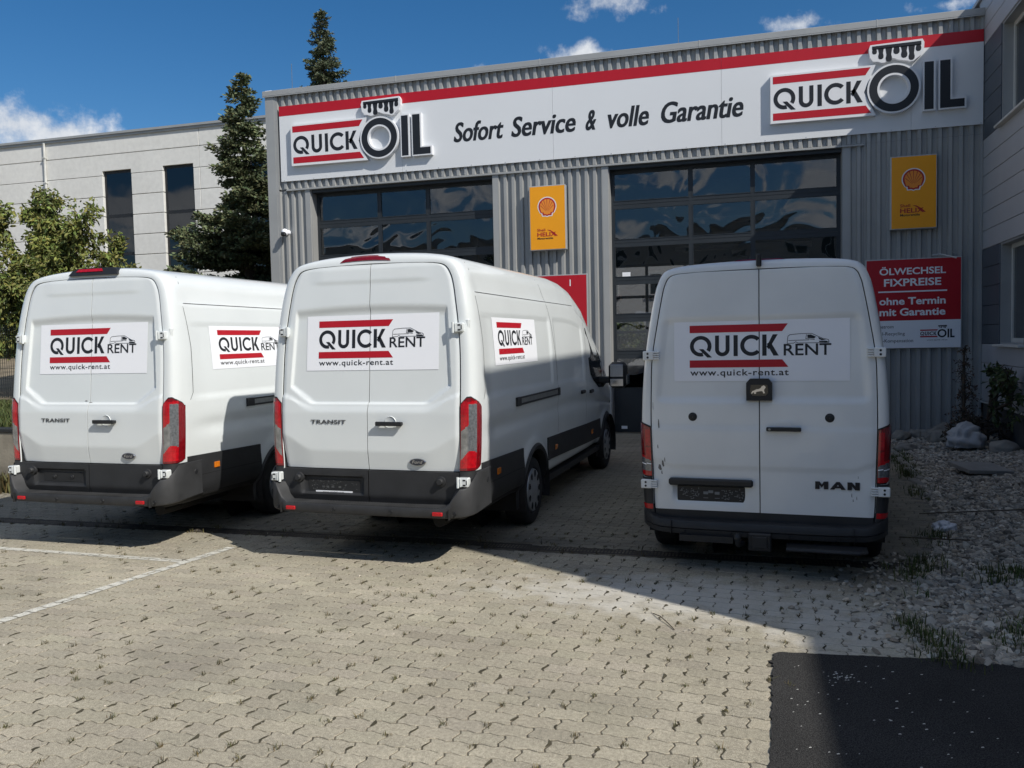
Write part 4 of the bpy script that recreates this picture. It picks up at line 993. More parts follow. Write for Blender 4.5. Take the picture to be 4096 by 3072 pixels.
def t_door_x(y, z):
    a = abs(y)
    side = a-np.interp(z, [1.52, 2.13], [.768, .728]); ch = (a-.55)*.57+(1.372-z)*.82; bt = 1.372-z
    d = max(side, ch, bt)
    inside = (1-float(sstep(-.020, .002, d)))*(1-float(sstep(0, .085, z-(2.150-.03*(a/.72)**2))))
    x = TV.xr(z)+.022*inside
    lift = .145*float(sstep(.52, .86, a))
    zc, zl = 1.302+lift, .972+lift*.95                     # two style creases across the lower door
    x -= .013*float(sstep(1.37+lift*.6, zc, z)) if z < 1.37+lift*.6 else 0
    if z < zc: x -= .004*(zc-max(z, zl))/.33
    if z < zl: x += .024*(zl-z)/.15
    x -= .006*float(sstep(2.405, 2.445, z)*(1-sstep(.45, .62, a)))
    x += .012*float(sstep(TV.dw(z)-.06, TV.dw(z), a))**2+.008*float(sstep(2.53, 2.58, z))
    return x
def t_rows():
    return list(np.linspace(.815, 1.33, 30))+list(np.linspace(1.345, 1.41, 12))+list(np.linspace(1.425, 2.14, 42))+list(np.linspace(2.155, 2.46, 22))+list(np.linspace(2.475, 2.574, 14))

def transit(label):
    V = thing('panel_van', label, 'van')
    TV.body([M_white, M_seam], V)
    # rear doors
    for sg in (1, -1):
        mb = MB(); rows = t_rows(); us = list(np.linspace(0, .80, 26))+list(np.linspace(.815, 1, 26)); f = lambda u, z, o=0.: (t_door_x(.004+u*(TV.dw(z)-.014), z)+o, sg*(.004+u*(TV.dw(z)-.014)), z)
        mb.grid(f, us, rows)
        for u in (0, 1): mb.grid(lambda o, z, u=u: f(u, z, o), [0, .03], rows)
        for z in (rows[0], rows[-1]): mb.grid(lambda u, o, z=z: f(u, z, o), us, [0, .03])
        d = mb.build('rear_door', M_white, V, 40)
        # black lower panel
        rz = list(np.linspace(.532, .808, 16)); us = list(np.linspace(0, 1, 44))
        def bx(u, z, o=0.):
            y = .004+u*(.835-.022*(1-(z-.53)/.28)-.006); x = TV.xr(z)-.012+.02*float(sstep(.60, .53, z))
            if sg > 0: x += .030*float(sstep(.045, .075, y)*(1-sstep(.635, .675, y))*sstep(.585, .61, z)*(1-sstep(.735, .755, z)))
            return (x+o, sg*y, z)
        mb = MB(); mb.grid(bx, us, rz)
        for z in (rz[0], rz[-1]): mb.grid(lambda u, o, z=z: bx(u, z, o), us, [0, .04])
        for u in (0, 1): mb.grid(lambda o, z, u=u: bx(u, z, o), [0, .04], rz)
        lp = mb.build('lower_door_panel', M_plast, V, 35)
        mb = MB(); yk = .675
        mb.lathe([(.001, -.045), (.022, -.045), (.026, -.040), (.028, -.018), (.042, -.015), (.045, .01)], lambda a, r, h: (TV.xr(.73)-.012+h, sg*yk+r*math.cos(a), .733+r*math.sin(a)), 22); mb.build('door_stop', M_plast, lp, 35)
        # hinges, cast white brackets
        for z, yy, x in ((2.01, TV.dw(2.01)+.005, TV.xr(2.01)), (.738, .888, -1.815)):
            mb = MB(); mb.bbox(x-.036, x+.03, sg*yy-.046, sg*yy+.046, z-.038, z+.038, .008); mb.tube([(x-.034, sg*(yy-.044), z-.044), (x-.034, sg*(yy-.044), z+.044)], .012, 10)
            mb.bbox(x-.042, x, sg*(yy-.02)-.006, sg*(yy-.02)+.006, z-.036, z+.036, .003); hg = mb.build('hinge', M_white, V, 40)
            mb = MB()
            for q in (-.020, .020): mb.bbox(x-.0385, x-.03, sg*(yy+.012)-.012, sg*(yy+.012)+.012, z+q-.006, z+q+.006, .002)
            mb.bbox(x-.0385, x-.03, sg*(yy+.032)-.004, sg*(yy+.032)+.004, z-.018, z+.018, .002); build_each(mb, 'hinge_slot', M_seam, hg)
            if z > 1:
                mb = MB(); mb.bbox(x+.012, x+.10, sg*(yy+.055)-.03, sg*(yy+.055)+.026, z-.072, z+.072, .022); mb.build('hinge_pad', M_white, V, 40)
        mb = MB(); mb.grid(lambda t, z: (TV.rear(t, z)[0]-.009*min(1, max(0, t*2.2)), sg*(TV.rear(t, z)[1]+.009*(1-min(1, max(0, t*2.2)))), z), list(np.linspace(-.5, .985, 24)), list(np.linspace(.56, .822, 10))); mb.build('corner_cladding', M_plast, V, 35)
        # tail lamp wrapped round the corner
        us = list(np.linspace(-.10, .965, 30)); vs = list(np.linspace(0, 1, 60))
        ztop = lambda t: np.interp(t, [-.1, .08, .28, .55, .97], [1.345, 1.40, 1.428, 1.425, 1.372])
        zbot = lambda t: np.interp(t, [-.1, .05, .12, .97], [.862, .835, .828, .828])
        def lf(t, v, o=.012):
            z = zbot(t)+v*(ztop(t)-zbot(t)); x, y = TV.rear(t, z); k = min(1, max(0, t*2.2)); return (x-o*k, sg*(y+o*(1-k)), z)
        mb = MB(); mb.grid(lf, us, vs, mf=lambda t, v: lens_mat_transit(t, zbot(t)+v*(ztop(t)-zbot(t))))
        for v in (0, 1): mb.grid(lambda t, o, v=v: lf(t, v, o), us, [-.004, .012], 1)
        for t in (-.1, .965): mb.grid(lambda v, o, t=t: lf(t, v, o), vs, [-.004, .012], 1)
        mb.build('tail_lamp', [M_lred, M_ldred, M_lclear, M_lstrip], V, 30)
        mb = MB(); us2 = list(np.linspace(-.14, .985, 24))
        zt2 = lambda t: ztop(max(-.1, min(.965, t)))+.012; zb2 = lambda t: zbot(max(-.1, min(.965, t)))-.010
        def lf2(t, v, o=.003):
            z = zb2(t)+v*(zt2(t)-zb2(t)); x, y = TV.rear(t, z); k = min(1, max(0, t*2.2)); return (x-o*k, sg*(y+o*(1-k)), z)
        mb.grid(lf2, us2, list(np.linspace(0, 1, 20))); mb.build('lamp_gasket', M_seam, V, 30)
        # side cladding, arch trims and sill
        c = MB(); TV.patch(c, -1.60, -.43, lambda x: .415, lambda x: .868-.028*(x+1.6)/1.2, .014, sg)
        TV.patch(c, .47, 3.28, lambda x: .59-.075*(x-.47)/2.8, lambda x: .835-.06*(x-.47)/2.8, .014, sg)
        for ax in (0, 3.75):
            arcs = list(np.linspace(-.22, PI+.22, 40))
            ff = lambda a, r, o: (ax+r*math.cos(a), sg*(TV.side(ax+r*math.cos(a), max(.43, .345+r*math.sin(a)))+o), .345+r*math.sin(a))
            c.grid(lambda a, k: ff(a, *k) if False else ff(a, (.425, .432, .47, .492)[k], (-.05, .022, .022, .0)[k]), arcs, [0, 1, 2, 3])
        c.build('side_cladding', M_plast, V, 35)
        c = MB(); TV.strip_side(c, [(-1.60, .672), (-.45, .655)], .006, .0155, sg); c.build('cladding_groove', M_seam, V)
        c = MB()
        for xx, z in ((-1.18, .735), (.80, .695), (2.68, .655)):
            yv = TV.side(xx, z)+.014; c.bbox(xx-.04, xx+.04, *sorted((sg*yv-sg*.005, sg*(yv+.010))), z-.028, z+.028, .008)
        build_each(c, 'marker_lamp', M_amber, V, 30)
        c = MB(); c.box(.44, 3.28, *sorted((sg*.80, sg*.93)), .335, .40); c.build('running_sill', M_plastd, V)
        c = MB()
        for ax in (0, 3.75):                                # wheel housings
            c.grid(lambda a, y: (ax+.45*math.cos(a), sg*y, .345+.45*math.sin(a)), list(np.linspace(-.3, PI+.3, 24)), [.45, .985])
            c.grid(lambda a, r: (ax+r*math.cos(a), sg*.46, .345+r*math.sin(a)), list(np.linspace(0, 2*PI, 24)), [0.001, .45])
        build_each(c, 'wheel_housing', M_under, V)
        for ax in (0, 3.75): wheel(V, ax, .94, sg)
        # door mirror
        c = MB(); c.bbox(3.17, 3.40, *sorted((sg*1.09, sg*1.33)), 1.20, 1.56, .05); mr = c.build('mirror', M_plastd, V, 40)
        c = MB(); c.bbox(3.162, 3.172, *sorted((sg*1.12, sg*1.30)), 1.36, 1.53, .004); c.bbox(3.162, 3.172, *sorted((sg*1.12, sg*1.30)), 1.23, 1.33, .004); c.build('mirror_glass', M_chrome, mr)
        c = MB(); c.bbox(3.22, 3.36, *sorted((sg*.90, sg*1.12)), 1.27, 1.36, .02); c.build('mirror_arm', M_plastd, mr, 40)
        c = MB(); c.bbox(3.24, 3.42, *sorted((sg*1.325, sg*1.345)), 1.25, 1.38, .01); c.build('mirror_indicator', M_lstrip, mr, 40)
        # cab glass
        c = MB(); P = [(2.50, 2.03), (2.78, 2.06), (3.05, 1.93), (3.45, 1.66), (3.78, 1.36), (3.86, 1.235), (3.55, 1.20), (3.15, 1.22), (2.80, 1.33), (2.62, 1.42), (2.55, 1.55)]
        c.add([(x, sg*(TV.side(x, z)+.004), z) for x, z in P]+[(3.0, sg*(TV.side(3.0, 1.6)+.006), 1.6)], [(i, (i+1) % len(P), len(P)) for i in range(len(P))]); c.build('cab_window', M_glassd, V, 60)
        c = MB()
        for xx, z in ((2.10, 1.225), (2.60, 1.20)): yv = TV.side(xx, z); c.bbox(xx-.085, xx+.085, *sorted((sg*(yv-.005), sg*(yv+.03))), z-.022, z+.022, .012)
        build_each(c, 'side_door_handle', M_plastd, V, 40)
        c = MB(); TV.strip_side(c, [(2.33, .84), (2.36, 1.3), (2.42, 2.1), (2.55, 2.22)], .006, .002, sg); TV.strip_side(c, [(.92, .84), (.935, 1.36), (.79, 2.08), (.66, 2.42), (.60, 2.55)], .006, .002, sg)
        TV.strip_side(c, [(-1.535, 1.40), (-1.49, 1.47), (-1.47, 1.90), (-1.50, 2.27), (-1.49, 2.45), (-1.44, 2.57)], .005, .002, sg); TV.strip_side(c, [(-1.50, 2.312), (.70, 2.306), (2.0, 2.306)], .006, .002, sg)
        build_each(c, 'panel_seam', M_seam, V)
        c = MB(); TV.patch(c, -.61, .91, 1.285, 1.335, .010, sg, nz=4); c.build('slide_rail', M_metal, V, 30)
        c = MB(); TV.patch(c, -.61, .91, 1.334, 1.348, .018, sg, nz=3); TV.patch(c, -.61, .91, 1.268, 1.286, .016, sg, nz=3); TV.patch(c, -.66, -.54, 1.266, 1.35, .022, sg, nx=4); TV.patch(c, .87, .94, 1.266, 1.35, .020, sg, nx=4); c.build('rail_cover', M_plastd, V, 30)
    # front glazing
    c = MB(); c.grid(lambda u, k: (3.02+.98*k, u*(.72+.10*k), 2.215-.59*k+.012-.03*u*u), list(np.linspace(-1, 1, 9)), list(np.linspace(0, 1, 6))); c.build('windscreen', M_glassd, V, 40)
    # bumper: swept plan, high corners, stepped ledge
    path = [(-1.42, .980, .815, .485), (-1.62, .980, .815, .475), (-1.74, .968, .805, .462), (-1.805, .948, .74, .455), (-1.85, .915, .695, .45), (-1.885, .87, .685, .446), (-1.905, .83, .64, .444), (-1.918, .79, .575, .442), (-1.926, .74, .537, .440), (-1.932, .4, .532, .438), (-1.934, .001, .532, .437)]
    path = path+[(x, -y, t, b) for x, y, t, b in path[::-1][1:]]
    def bf(i, k):
        x, y, t, b = path[int(i)]; c = max(0, min(1, (abs(y)-.74)/.25)); iy = y*(1-.10*c/(abs(y)+1e-6)) if c else y; ix = x+.135*(1-c)+.06*c
        return [(ix, iy, b+.02), (x+.05, y*.985, b), (x+.008, y, b+.012), (x, y, b+.03), (x, y, t-.014), (x+.006, y, t-.003), (x+.018, y*.997, t), (ix, iy, t+.003), (ix+.02, iy, t-.03)][k]
    mb = MB(); mb.grid(bf, list(range(len(path))), list(range(9))); bp = mb.build('bumper', M_bump, V, 38)
    mb = MB()
    for k in range(54):
        y = -.70+k*.0264; mb.add([(-1.925, y, .5335), (-1.925, y+.011, .5335), (-1.81, y+.026, .5365), (-1.81, y+.012, .5365), (-1.925, y+.004, .5385), (-1.81, y+.019, .5415)], [(0, 1, 4), (1, 2, 5, 4), (0, 4, 5, 3), (2, 3, 5)])
    tag(mb.build('step_tread', M_bump, bp), kind='stuff')
    for sg in (1, -1):
        mb = MB(); mb.bbox(-1.942, -1.92, sg*.69-.045, sg*.69+.045, .470, .502, .005); mb.build('reflector', M_refl, bp, 30)
        mb = MB(); mb.box(-1.936, -1.90, sg*.79-.0015, sg*.79+.0015, .44, .53); mb.build('bumper_joint', M_seam, bp)
        for y, xx in ((.27, -1.9355), (.83, -1.908)):
            mb = MB(); mb.lathe([(.001, -.004), (.011, -.003), (.012, 0), (.014, .0), (.016, -.003), (.018, .003)], lambda a, r, h: (xx+h, sg*y+r*math.cos(a), .487+r*math.sin(a)), 16); mb.build('parking_sensor', M_plastd, bp, 30)
        mb = MB(); yv = TV.side(-1.5, .70)+.016; mb.lathe([(.001, .012), (.022, .012), (.030, .006), (.032, 0)], lambda a, r, h: (-1.50+r*math.cos(a), sg*(yv+h), .715+r*math.sin(a)), 16); mb.build('fuel_cap', M_plastd, bp, 30)
    # handle in its cup
    yh, zh = -.22, 1.213; xh = t_door_x(yh, zh)
    mb = MB(); mb.lathe([(.001, .004), (.040, .003), (.048, -.001), (.052, -.003), (.056, .002)], lambda a, r, h: (xh+h-.003, yh+r*math.cos(a)*1.0, zh+.005+r*math.sin(a)*1.05), 28); hc = mb.build('handle_cup', M_white, V, 30)
    mb = MB(); mb.bbox(xh-.052, xh-.026, yh-.122, yh+.122, zh-.018, zh+.018, .012)
    for q in (-.1, .1): mb.bbox(xh-.04, xh+.002, yh+q-.016, yh+q+.016, zh-.014, zh+.014, .005)
    mb.build('door_handle', M_plastd, hc, 40)
    # badges
    R_ = lambda u, v, o=.004: (t_door_x(-u, v)-o, -u, v)
    mb = MB(); text(mb, 'TRANSIT', -.548, -.205, 1.206, .033, lambda u, v: R_(u, v, .006), bold=.035, spacing=1.1); mb.build('model_badge', M_badge, V)
    xo = t_door_x(-.462, .89)
    mb = MB(); mb.lathe([(1, 0), (1, -.006), (.93, -.010), (.001, -.011)], lambda a, r, h: (xo-.001+h, -.462+.077*r*math.cos(a), .890+.031*r*math.sin(a)), 32); bo = mb.build('oval_badge', M_chrome, V, 40)
    mb = MB(); mb.lathe([(.90, -.0105), (.88, -.0125), (.001, -.0128)], lambda a, r, h: (xo-.001+h, -.462+.077*r*math.cos(a), .890+.031*r*math.sin(a)), 32); mb.build('badge_field', M_ford, bo, 40)
    mb = MB(); text(mb, 'Ford', .415, .51, .878, .026, lambda u, v: (xo-.0148, -u, v), shear=.3, bold=.0); mb.build('badge_lettering', M_chrome, bo)
    # stickers
    rent_decal(lambda u, v, o: (TV.xr(1.664+v)+.022-.003-o, .617-u, 1.664+v), 1.262, .477, V, split=.617)
    mb = MB(); mb.box(-1.7, 4.5, -.80, .80, .40, .62); mb.tube([(-1.45, -.5, .32), (-.4, -.5, .32)], .06, 8); mb.tube([(0, -.75, .35), (0, .75, .35)], .07, 8); mb.build('chassis', M_under, V)
    mb = MB(); rent_decal(lambda u, v, o: (-1.16+u, -(TV.side(-1.16+u, 1.672+v)+.003+o), 1.672+v), 1.34, .43, V, name='side_sticker')
    return V
vanL = transit('white high-roof panel van at left with black camera housing on its roof edge')
def place_van(v, x, y, a): v.location = (x, y, 0); v.rotation_euler = (0, 0, PI/2-a)
vanC = copy_tree(vanL); vanC['label'] = 'white high-roof panel van in the middle with dealer plate holder'
place_van(vanL, -5.99, 8.24, .020); place_van(vanC, -3.045, 8.235, .040)
for v in (vanL, vanC): v['group'] = 'white rental vans parked in front of the hall'
# what differs between the two
mb = MB(); f = lambda k, y: (-1.70+.10*k, y, 2.60+.062*k)
P = [(-.30, 0), (-.26, .62), (-.20, 1), (.20, 1), (.26, .62), (.30, 0)]
mb.prism([(.275, 2.605), (.25, 2.645), (.20, 2.675), (-.235, 2.675), (-.28, 2.650), (-.30, 2.605)], lambda u, v, t: (t+(v-2.6)*.5, u, v), -1.655, -1.52)
vb = mb.build('camera_housing', M_plastd, vanL, 30)
mb = MB(); mb.prism([(.19, 2.640), (.165, 2.668), (-.10, 2.668), (-.125, 2.640)], lambda u, v, t: (t+(v-2.6)*.5, u, v), -1.662, -1.64); mb.build('brake_lamp', M_lred, vb)
xz = lambda z: np.interp(z, [2.58, 2.62, 2.655, 2.68], [-1.631, -1.622, -1.595, -1.53])
mb = MB(); mb.grid(lambda u, v: (xz(2.612+.048*v)-.005, u*(.245-.045*v)+.055, 2.612+.048*v-.012*u*u), list(np.linspace(-1, 1, 12)), list(np.linspace(0, 1, 5))); mb.build('brake_lamp', M_ldred, vanC, 40)
mb = MB(); mb.bbox(-1.772, -1.758, .095, .60, .604, .712, .004); ph = mb.build('plate_holder', M_plastd, vanC)
mb = MB(); mb.box(-1.775, -1.771, .17, .53, .598, .616); pl_ = mb.build('dealer_strip', M_stick, ph)
mb = MB(); text(mb, 'www.reichel.co.at', -.46, -.25, .602, .010, lambda u, v: (-1.7765, -u, v)); mb.build('dealer_lettering', M_ford, pl_)
mb = MB(); rnd = random.Random(3)
for k in range(46):
    y = .12+rnd.random()*.45; z = .625+rnd.random()*.075; a, b = rnd.choice(((.012, .003), (.003, .012), (.008, .008), (.02, .002))); mb.box(-1.7745, -1.7715, y, y+a, z, min(z+b, .71))
for y in (.28, .35, .40, .44): mb.box(-1.7745, -1.7715, y, y+.024, .642, .658)
tag(mb.build('holder_relief', pm('holder_relief', (.085, .088, .09), .5), ph), kind='stuff')
mb = MB(); mb.bbox(-1.772, -1.762, .10, .57, .625, .715, .004)
for y in (.23, .44): mb.lathe([(.001, -.012), (.006, -.011), (.008, -.008), (.022, -.006), (.024, 0)], lambda a, r, h, y=y: (-1.772+h, y+r*math.cos(a), .672+r*math.sin(a)), 14)
mb.build('plate_mount', M_plastd, vanL, 30)
mb = MB()
for (y, z, a, b) in ((.03, 1.40, .03, .010), (-.03, 1.385, .045, .008), (.06, 1.38, .02, .006)): mb.add([(TV.xr(z)+.0185, y, z), (TV.xr(z)+.0185, y+a, z+.003), (TV.xr(z)+.0185, y+a*.7, z+b), (TV.xr(z)+.0185, y+a*.1, z+b*.8)], [(0, 1, 2, 3)])
build_each(mb, 'scuff', M_dirt, vanL)
mb = MB(); mb.tube([(2.2, -.35, 2.5), (2.16, -.35, 2.62)], [.02, .008], 8); mb.build('roof_aerial', M_plastd, vanC)

# ---------------------------------------------------------------- third van
N_SEC = [(.86, .40), (.915, .45), (.935, .60), (.943, .85), (.948, 1.05), (.948, 1.20), (.938, 1.45), (.915, 1.72), (.878, 2.0), (.835, 2.24), (.805, 2.34), (.765, 2.415), (.70, 2.452), (.55, 2.475), (.28, 2.488), (0, 2.492)]
N_DOOR = [(.83, .40), (.838, .45), (.846, .60), (.852, .85), (.858, 1.05), (.861, 1.20), (.858, 1.45), (.848, 1.72), (.806, 2.0), (.763, 2.24), (.745, 2.31), (.715, 2.37), (.66, 2.398), (.52, 2.408), (.26, 2.413), (0, 2.415)]
NV = Van(N_SEC, N_DOOR, ([.4, 1.1, 1.6, 2.4, 2.5], [-.755, -.765, -.755, -.705, -.69]), ([-2, 3.2, 3.6, 4.1, 4.8, 5.1], [2.492, 2.492, 2.35, 1.9, 1.25, .95]), ([-2, 3.5, 4.4, 4.9, 5.1], [1, 1, .95, .85, .7]), 2.492,
         [(0, .345), (3.9, .345)], .44, ([0, .06, .16, .30, .5, .75, .97, 1.0], [.085, .05, .026, .010, .003, 0, .002, .004]), list(np.arange(-.35, 5.1, .09)), lambda x, z: 0.)
def n_door_x(y, z):
    a = abs(y); s_ = a-np.interp(z, [1.40, 2.01], [.812, .752]); bt = 1.362-z; tp = z-2.036; d = max(s_, bt, tp)
    cr = max(0., .05-math.hypot(max(0, s_+.05), max(0, max(bt, tp)+.05))) if s_ > -.05 and max(bt, tp) > -.05 else None
    if cr is not None: d = max(d, -cr)
    x = NV.xr(z)+.016*(1-float(sstep(-.030, .002, d)))
    x -= .006*float(sstep(1.165, 1.145, z)); x += .010*float(sstep(.845+.05*float(sstep(.68, .82, a)), .815+.05*float(sstep(.68, .82, a)), z))
    if y > 0: x += .030*float(sstep(.10, .13, y)*(1-sstep(.655, .69, y))*sstep(.50, .62, z)*(1-sstep(.70, .735, z)))
    x += .010*float(sstep(NV.dw(z)-.05, NV.dw(z), a))**2
    return x
vanM = thing('panel_van', 'white panel van in shade at right with tow bar and rear step', 'van', group='white rental vans parked in front of the hall')
place_van(vanM, .150, 7.574, .062)
NV.body([M_white2, M_seam], vanM)
for sg in (1, -1):
    rows = list(np.linspace(.475, 2.30, 86))+list(np.linspace(2.312, 2.409, 12)); us = list(np.linspace(0, 1, 40)); f = lambda u, z, o=0.: (n_door_x(sg*(.004+u*(NV.dw(z)-.010)), z)+o, sg*(.004+u*(NV.dw(z)-.010)), z)
    mb = MB(); mb.grid(f, us, rows)
    for u in (0, 1): mb.grid(lambda o, z, u=u: f(u, z, o), [0, .03], rows)
    for z in (rows[0], rows[-1]): mb.grid(lambda u, o, z=z: f(u, z, o), us, [0, .03])
    mb.build('rear_door', M_white2, vanM, 40)
    us = list(np.linspace(.0, .955, 24)); vs_ = list(np.linspace(0, 1, 52))
    zt = lambda t: np.interp(t, [0, .96], [1.186, 1.150]); zb = lambda t: np.interp(t, [0, .25, .96], [.775, .752, .748])
    def nl(t, v, o=.012):
        z = zb(t)+v*(zt(t)-zb(t)); x, y = NV.rear(t, z); k = min(1, max(0, t*2.2)); return (x-o*k, sg*(y+o*(1-k)), z)
    def nm(t, v):
        z = zb(t)+v*(zt(t)-zb(t))
        if t < .10 or t > .90: return 1
        if z > 1.135 or z < .785: return 0 if z < .785 else 1
        e = .905-.035*(t-.1)
        if z > e+.02: return 0 if (t > .45 and not (.985 < z < 1.0)) else 1
        if z > e: return 0
        if .845 < z < .853: return 4
        return 2 if z > .79 else 0
    mb = MB(); mb.grid(nl, us, vs_, mf=nm)
    for v in (0, 1): mb.grid(lambda t, o, v=v: nl(t, v, o), us, [-.004, .012], 1)
    for t in (0, .955): mb.grid(lambda v, o, t=t: nl(t, v, o), vs_, [-.004, .012], 1)
    mb.build('tail_lamp', [M_lred, M_ldred, M_lstrip, M_lstrip, M_stick], vanM, 30)
    mb = MB()
    def nl2(t, v, o=.003):
        z = zb(max(0, min(.955, t)))-.012+v*(zt(max(0, min(.955, t)))-zb(max(0, min(.955, t)))+.024); x, y = NV.rear(t, z); k = min(1, max(0, t*2.2)); return (x-o*k, sg*(y+o*(1-k)), z)
    mb.grid(nl2, list(np.linspace(-.05, .985, 18)), list(np.linspace(0, 1, 14))); mb.build('lamp_gasket', M_seam, vanM, 30)
    for z, yy in ((1.742, .860), (.682, .888)):
        x = NV.xr(z)
        mb = MB(); mb.bbox(x-.030, x+.01, sg*yy-.030, sg*yy+.058, z-.037, z+.037, .006) if sg > 0 else mb.bbox(x-.030, x+.01, sg*yy-.058, sg*yy+.030, z-.037, z+.037, .006)
        for q in (-.027, -.009, .009, .027): mb.bbox(x-.032, x+.005, sg*(yy-.052)-.024, sg*(yy-.052)+.024, z+q-.0065, z+q+.0065, .003)
        h_ = mb.build('hinge', M_white2, vanM, 40)
        mb = MB()
        for q in (-.015, .015): mb.lathe([(.001, -.0015), (.0085, -.0015), (.009, .001)], lambda a, r, h, q=q: (x-.0305+h, sg*(yy+.018)+r*math.cos(a), z+q+r*math.sin(a)), 12)
        build_each(mb, 'hinge_bolt', M_under, h_)
    # corner cladding below the lamps
    mb = MB(); us = list(np.linspace(-.30, .985, 22)); fz = lambda t, z, o=.010: (NV.rear(t, z)[0]-o*min(1, max(0, t*2.2)), sg*(NV.rear(t, z)[1]+o*(1-min(1, max(0, t*2.2)))), z)
    mb.grid(fz, us, list(np.linspace(.38, .737, 12))); mb.build('corner_cladding', M_plast, vanM, 35)
    mb = MB(); mb.grid(lambda t, z: fz(t, z, .016), list(np.linspace(.05, .90, 12)), list(np.linspace(.474, .516, 4))); mb.build('reflector', M_refl, vanM, 35)
    mb = MB(); mb.lathe([(.001, -.014), (.020, -.013), (.026, -.006), (.034, -.004), (.036, .004)], lambda a, r, h: (NV.xr(1.24)+h, sg*.52+r*math.cos(a), 1.241+r*math.sin(a)), 22); mb.build('door_stop', M_plastd, vanM, 35)
    for ax in (0, 3.9): wheel(vanM, ax, .935, sg, cover=False)
    c = MB()
    for ax in (0, 3.9):
        c.grid(lambda a, y: (ax+.445*math.cos(a), sg*y, .345+.445*math.sin(a)), list(np.linspace(-.3, PI+.3, 20)), [.4, .94]); c.grid(lambda a, r: (ax+r*math.cos(a), sg*.41, .345+r*math.sin(a)), list(np.linspace(0, 2*PI, 20)), [0.001, .445])
    build_each(c, 'wheel_housing', M_under, vanM)
    c = MB(); c.bbox(3.3, 3.5, *sorted((sg*1.0, sg*1.22)), 1.25, 1.6, .04); c.bbox(3.35, 3.45, *sorted((sg*.8, sg*1.05)), 1.33, 1.40, .02); c.build('mirror', M_plastd, vanM, 40)
mb = MB(); f = lambda u, z: (NV.xr(.45)-.004+.04*(.47-z), u*.83, z)
mb.grid(f, list(np.linspace(-1, 1, 9)), [.472, .46, .42, .40]); mb.build('door_sill', M_plast, vanM, 35)
path = [(-.30, .950, .48, .335), (-.55, .950, .48, .33), (-.68, .940, .475, .325), (-.76, .905, .465, .315), (-.82, .845, .43, .300), (-.848, .78, .412, .292), (-.86, .60, .408, .286), (-.866, .3, .407, .285), (-.868, 0.001, .407, .285)]
path = path+[(x, -y, t, b) for x, y, t, b in path[::-1][1:]]
def nb(i, k):
    x, y, t, b = path[int(i)]; c = max(0, min(1, (abs(y)-.78)/.16)); ix = x+.14*(1-c)+.06*c; iy = y*(1-.08*c)
    return [(ix, iy, b+.02), (x+.05, y*.985, b), (x+.010, y, b+.014), (x+.004, y, b+.052), (x+.012, y, b+.056), (x-.004, y, b+.062), (x-.002, y, t-.024), (x+.008, y*.998, t-.004), (x+.03, y*.99, t), (ix, iy, t+.003), (ix+.02, iy, t-.03)][k]
mb = MB(); mb.grid(nb, list(range(len(path))), list(range(11))); bm = mb.build('bumper', M_plast, vanM, 38)
mb = MB()
for sg in (1, -1):
    mb.box(-.8725, -.84, sg*.69-.0015, sg*.69+.0015, .29, .405)
    for q in (.22, .58): mb.lathe([(.001, -.002), (.010, -.002), (.012, .001)], lambda a, r, h: (-.868+h, sg*q+r*math.cos(a), .318+r*math.sin(a)), 12)
mb.build('bumper_joint', M_seam, bm)
# tow bar and step
mb = MB(); mb.bbox(-.92, -.86, -.09, .085, .205, .345, .01); mb.bbox(-.86, -.80, -.07, .07, .24, .29, .01); mb.bbox(-.93, -.90, -.06, .055, .23, .32, .004)
for (y, z) in ((-.06, .23), (.06, .23), (-.06, .32), (.06, .32)): mb.lathe([(.001, -.012), (.011, -.012), (.012, 0)], lambda a, r, h, y=y, z=z: (-.92+h, y+r*math.cos(a), z+r*math.sin(a)), 6)
tb = mb.build('tow_bar', M_plastd, vanM, 30)
mb = MB(); mb.tube([(-.86, .13, .25), (-.92, .155, .25), (-.96, .16, .27), (-.965, .16, .30)], .022, 10); mb.lathe([(.001, .035), (.018, .031), (.030, .012), (.030, -.012), (.018, -.03)], lambda a, r, h: (-.965+r*math.cos(a), .16+r*math.sin(a), .315+h), 16); mb.build('tow_ball', M_plastd, tb, 40)
mb = MB(); mb.bbox(-.98, -.80, -.76, -.20, .238, .262, .010); mb.tube([(-.99, -.20, .25), (-.99, -.72, .25), (-.95, -.77, .25), (-.8, -.77, .25)], .013, 8); mb.build('rear_step', M_plast, vanM, 30); mb = MB(); mb.box(-.9, -.7, .2, .62, .25, .30); mb.build('spare_wheel_carrier', M_plastd, vanM)
# camera and roof lamp
mb = MB(); mb.prism([(.24, 2.470), (.16, 2.497), (-.16, 2.497), (-.25, 2.470)], lambda u, v, t: (t+(v-2.4)*.2, u, v), -.66, -.55); mb.build('brake_lamp', M_ldred, vanM)
mb = MB(); mb.bbox(-.745, -.66, -.020, .020, 2.43, 2.53, .012); mb.build('roof_camera', M_plastd, vanM, 40)
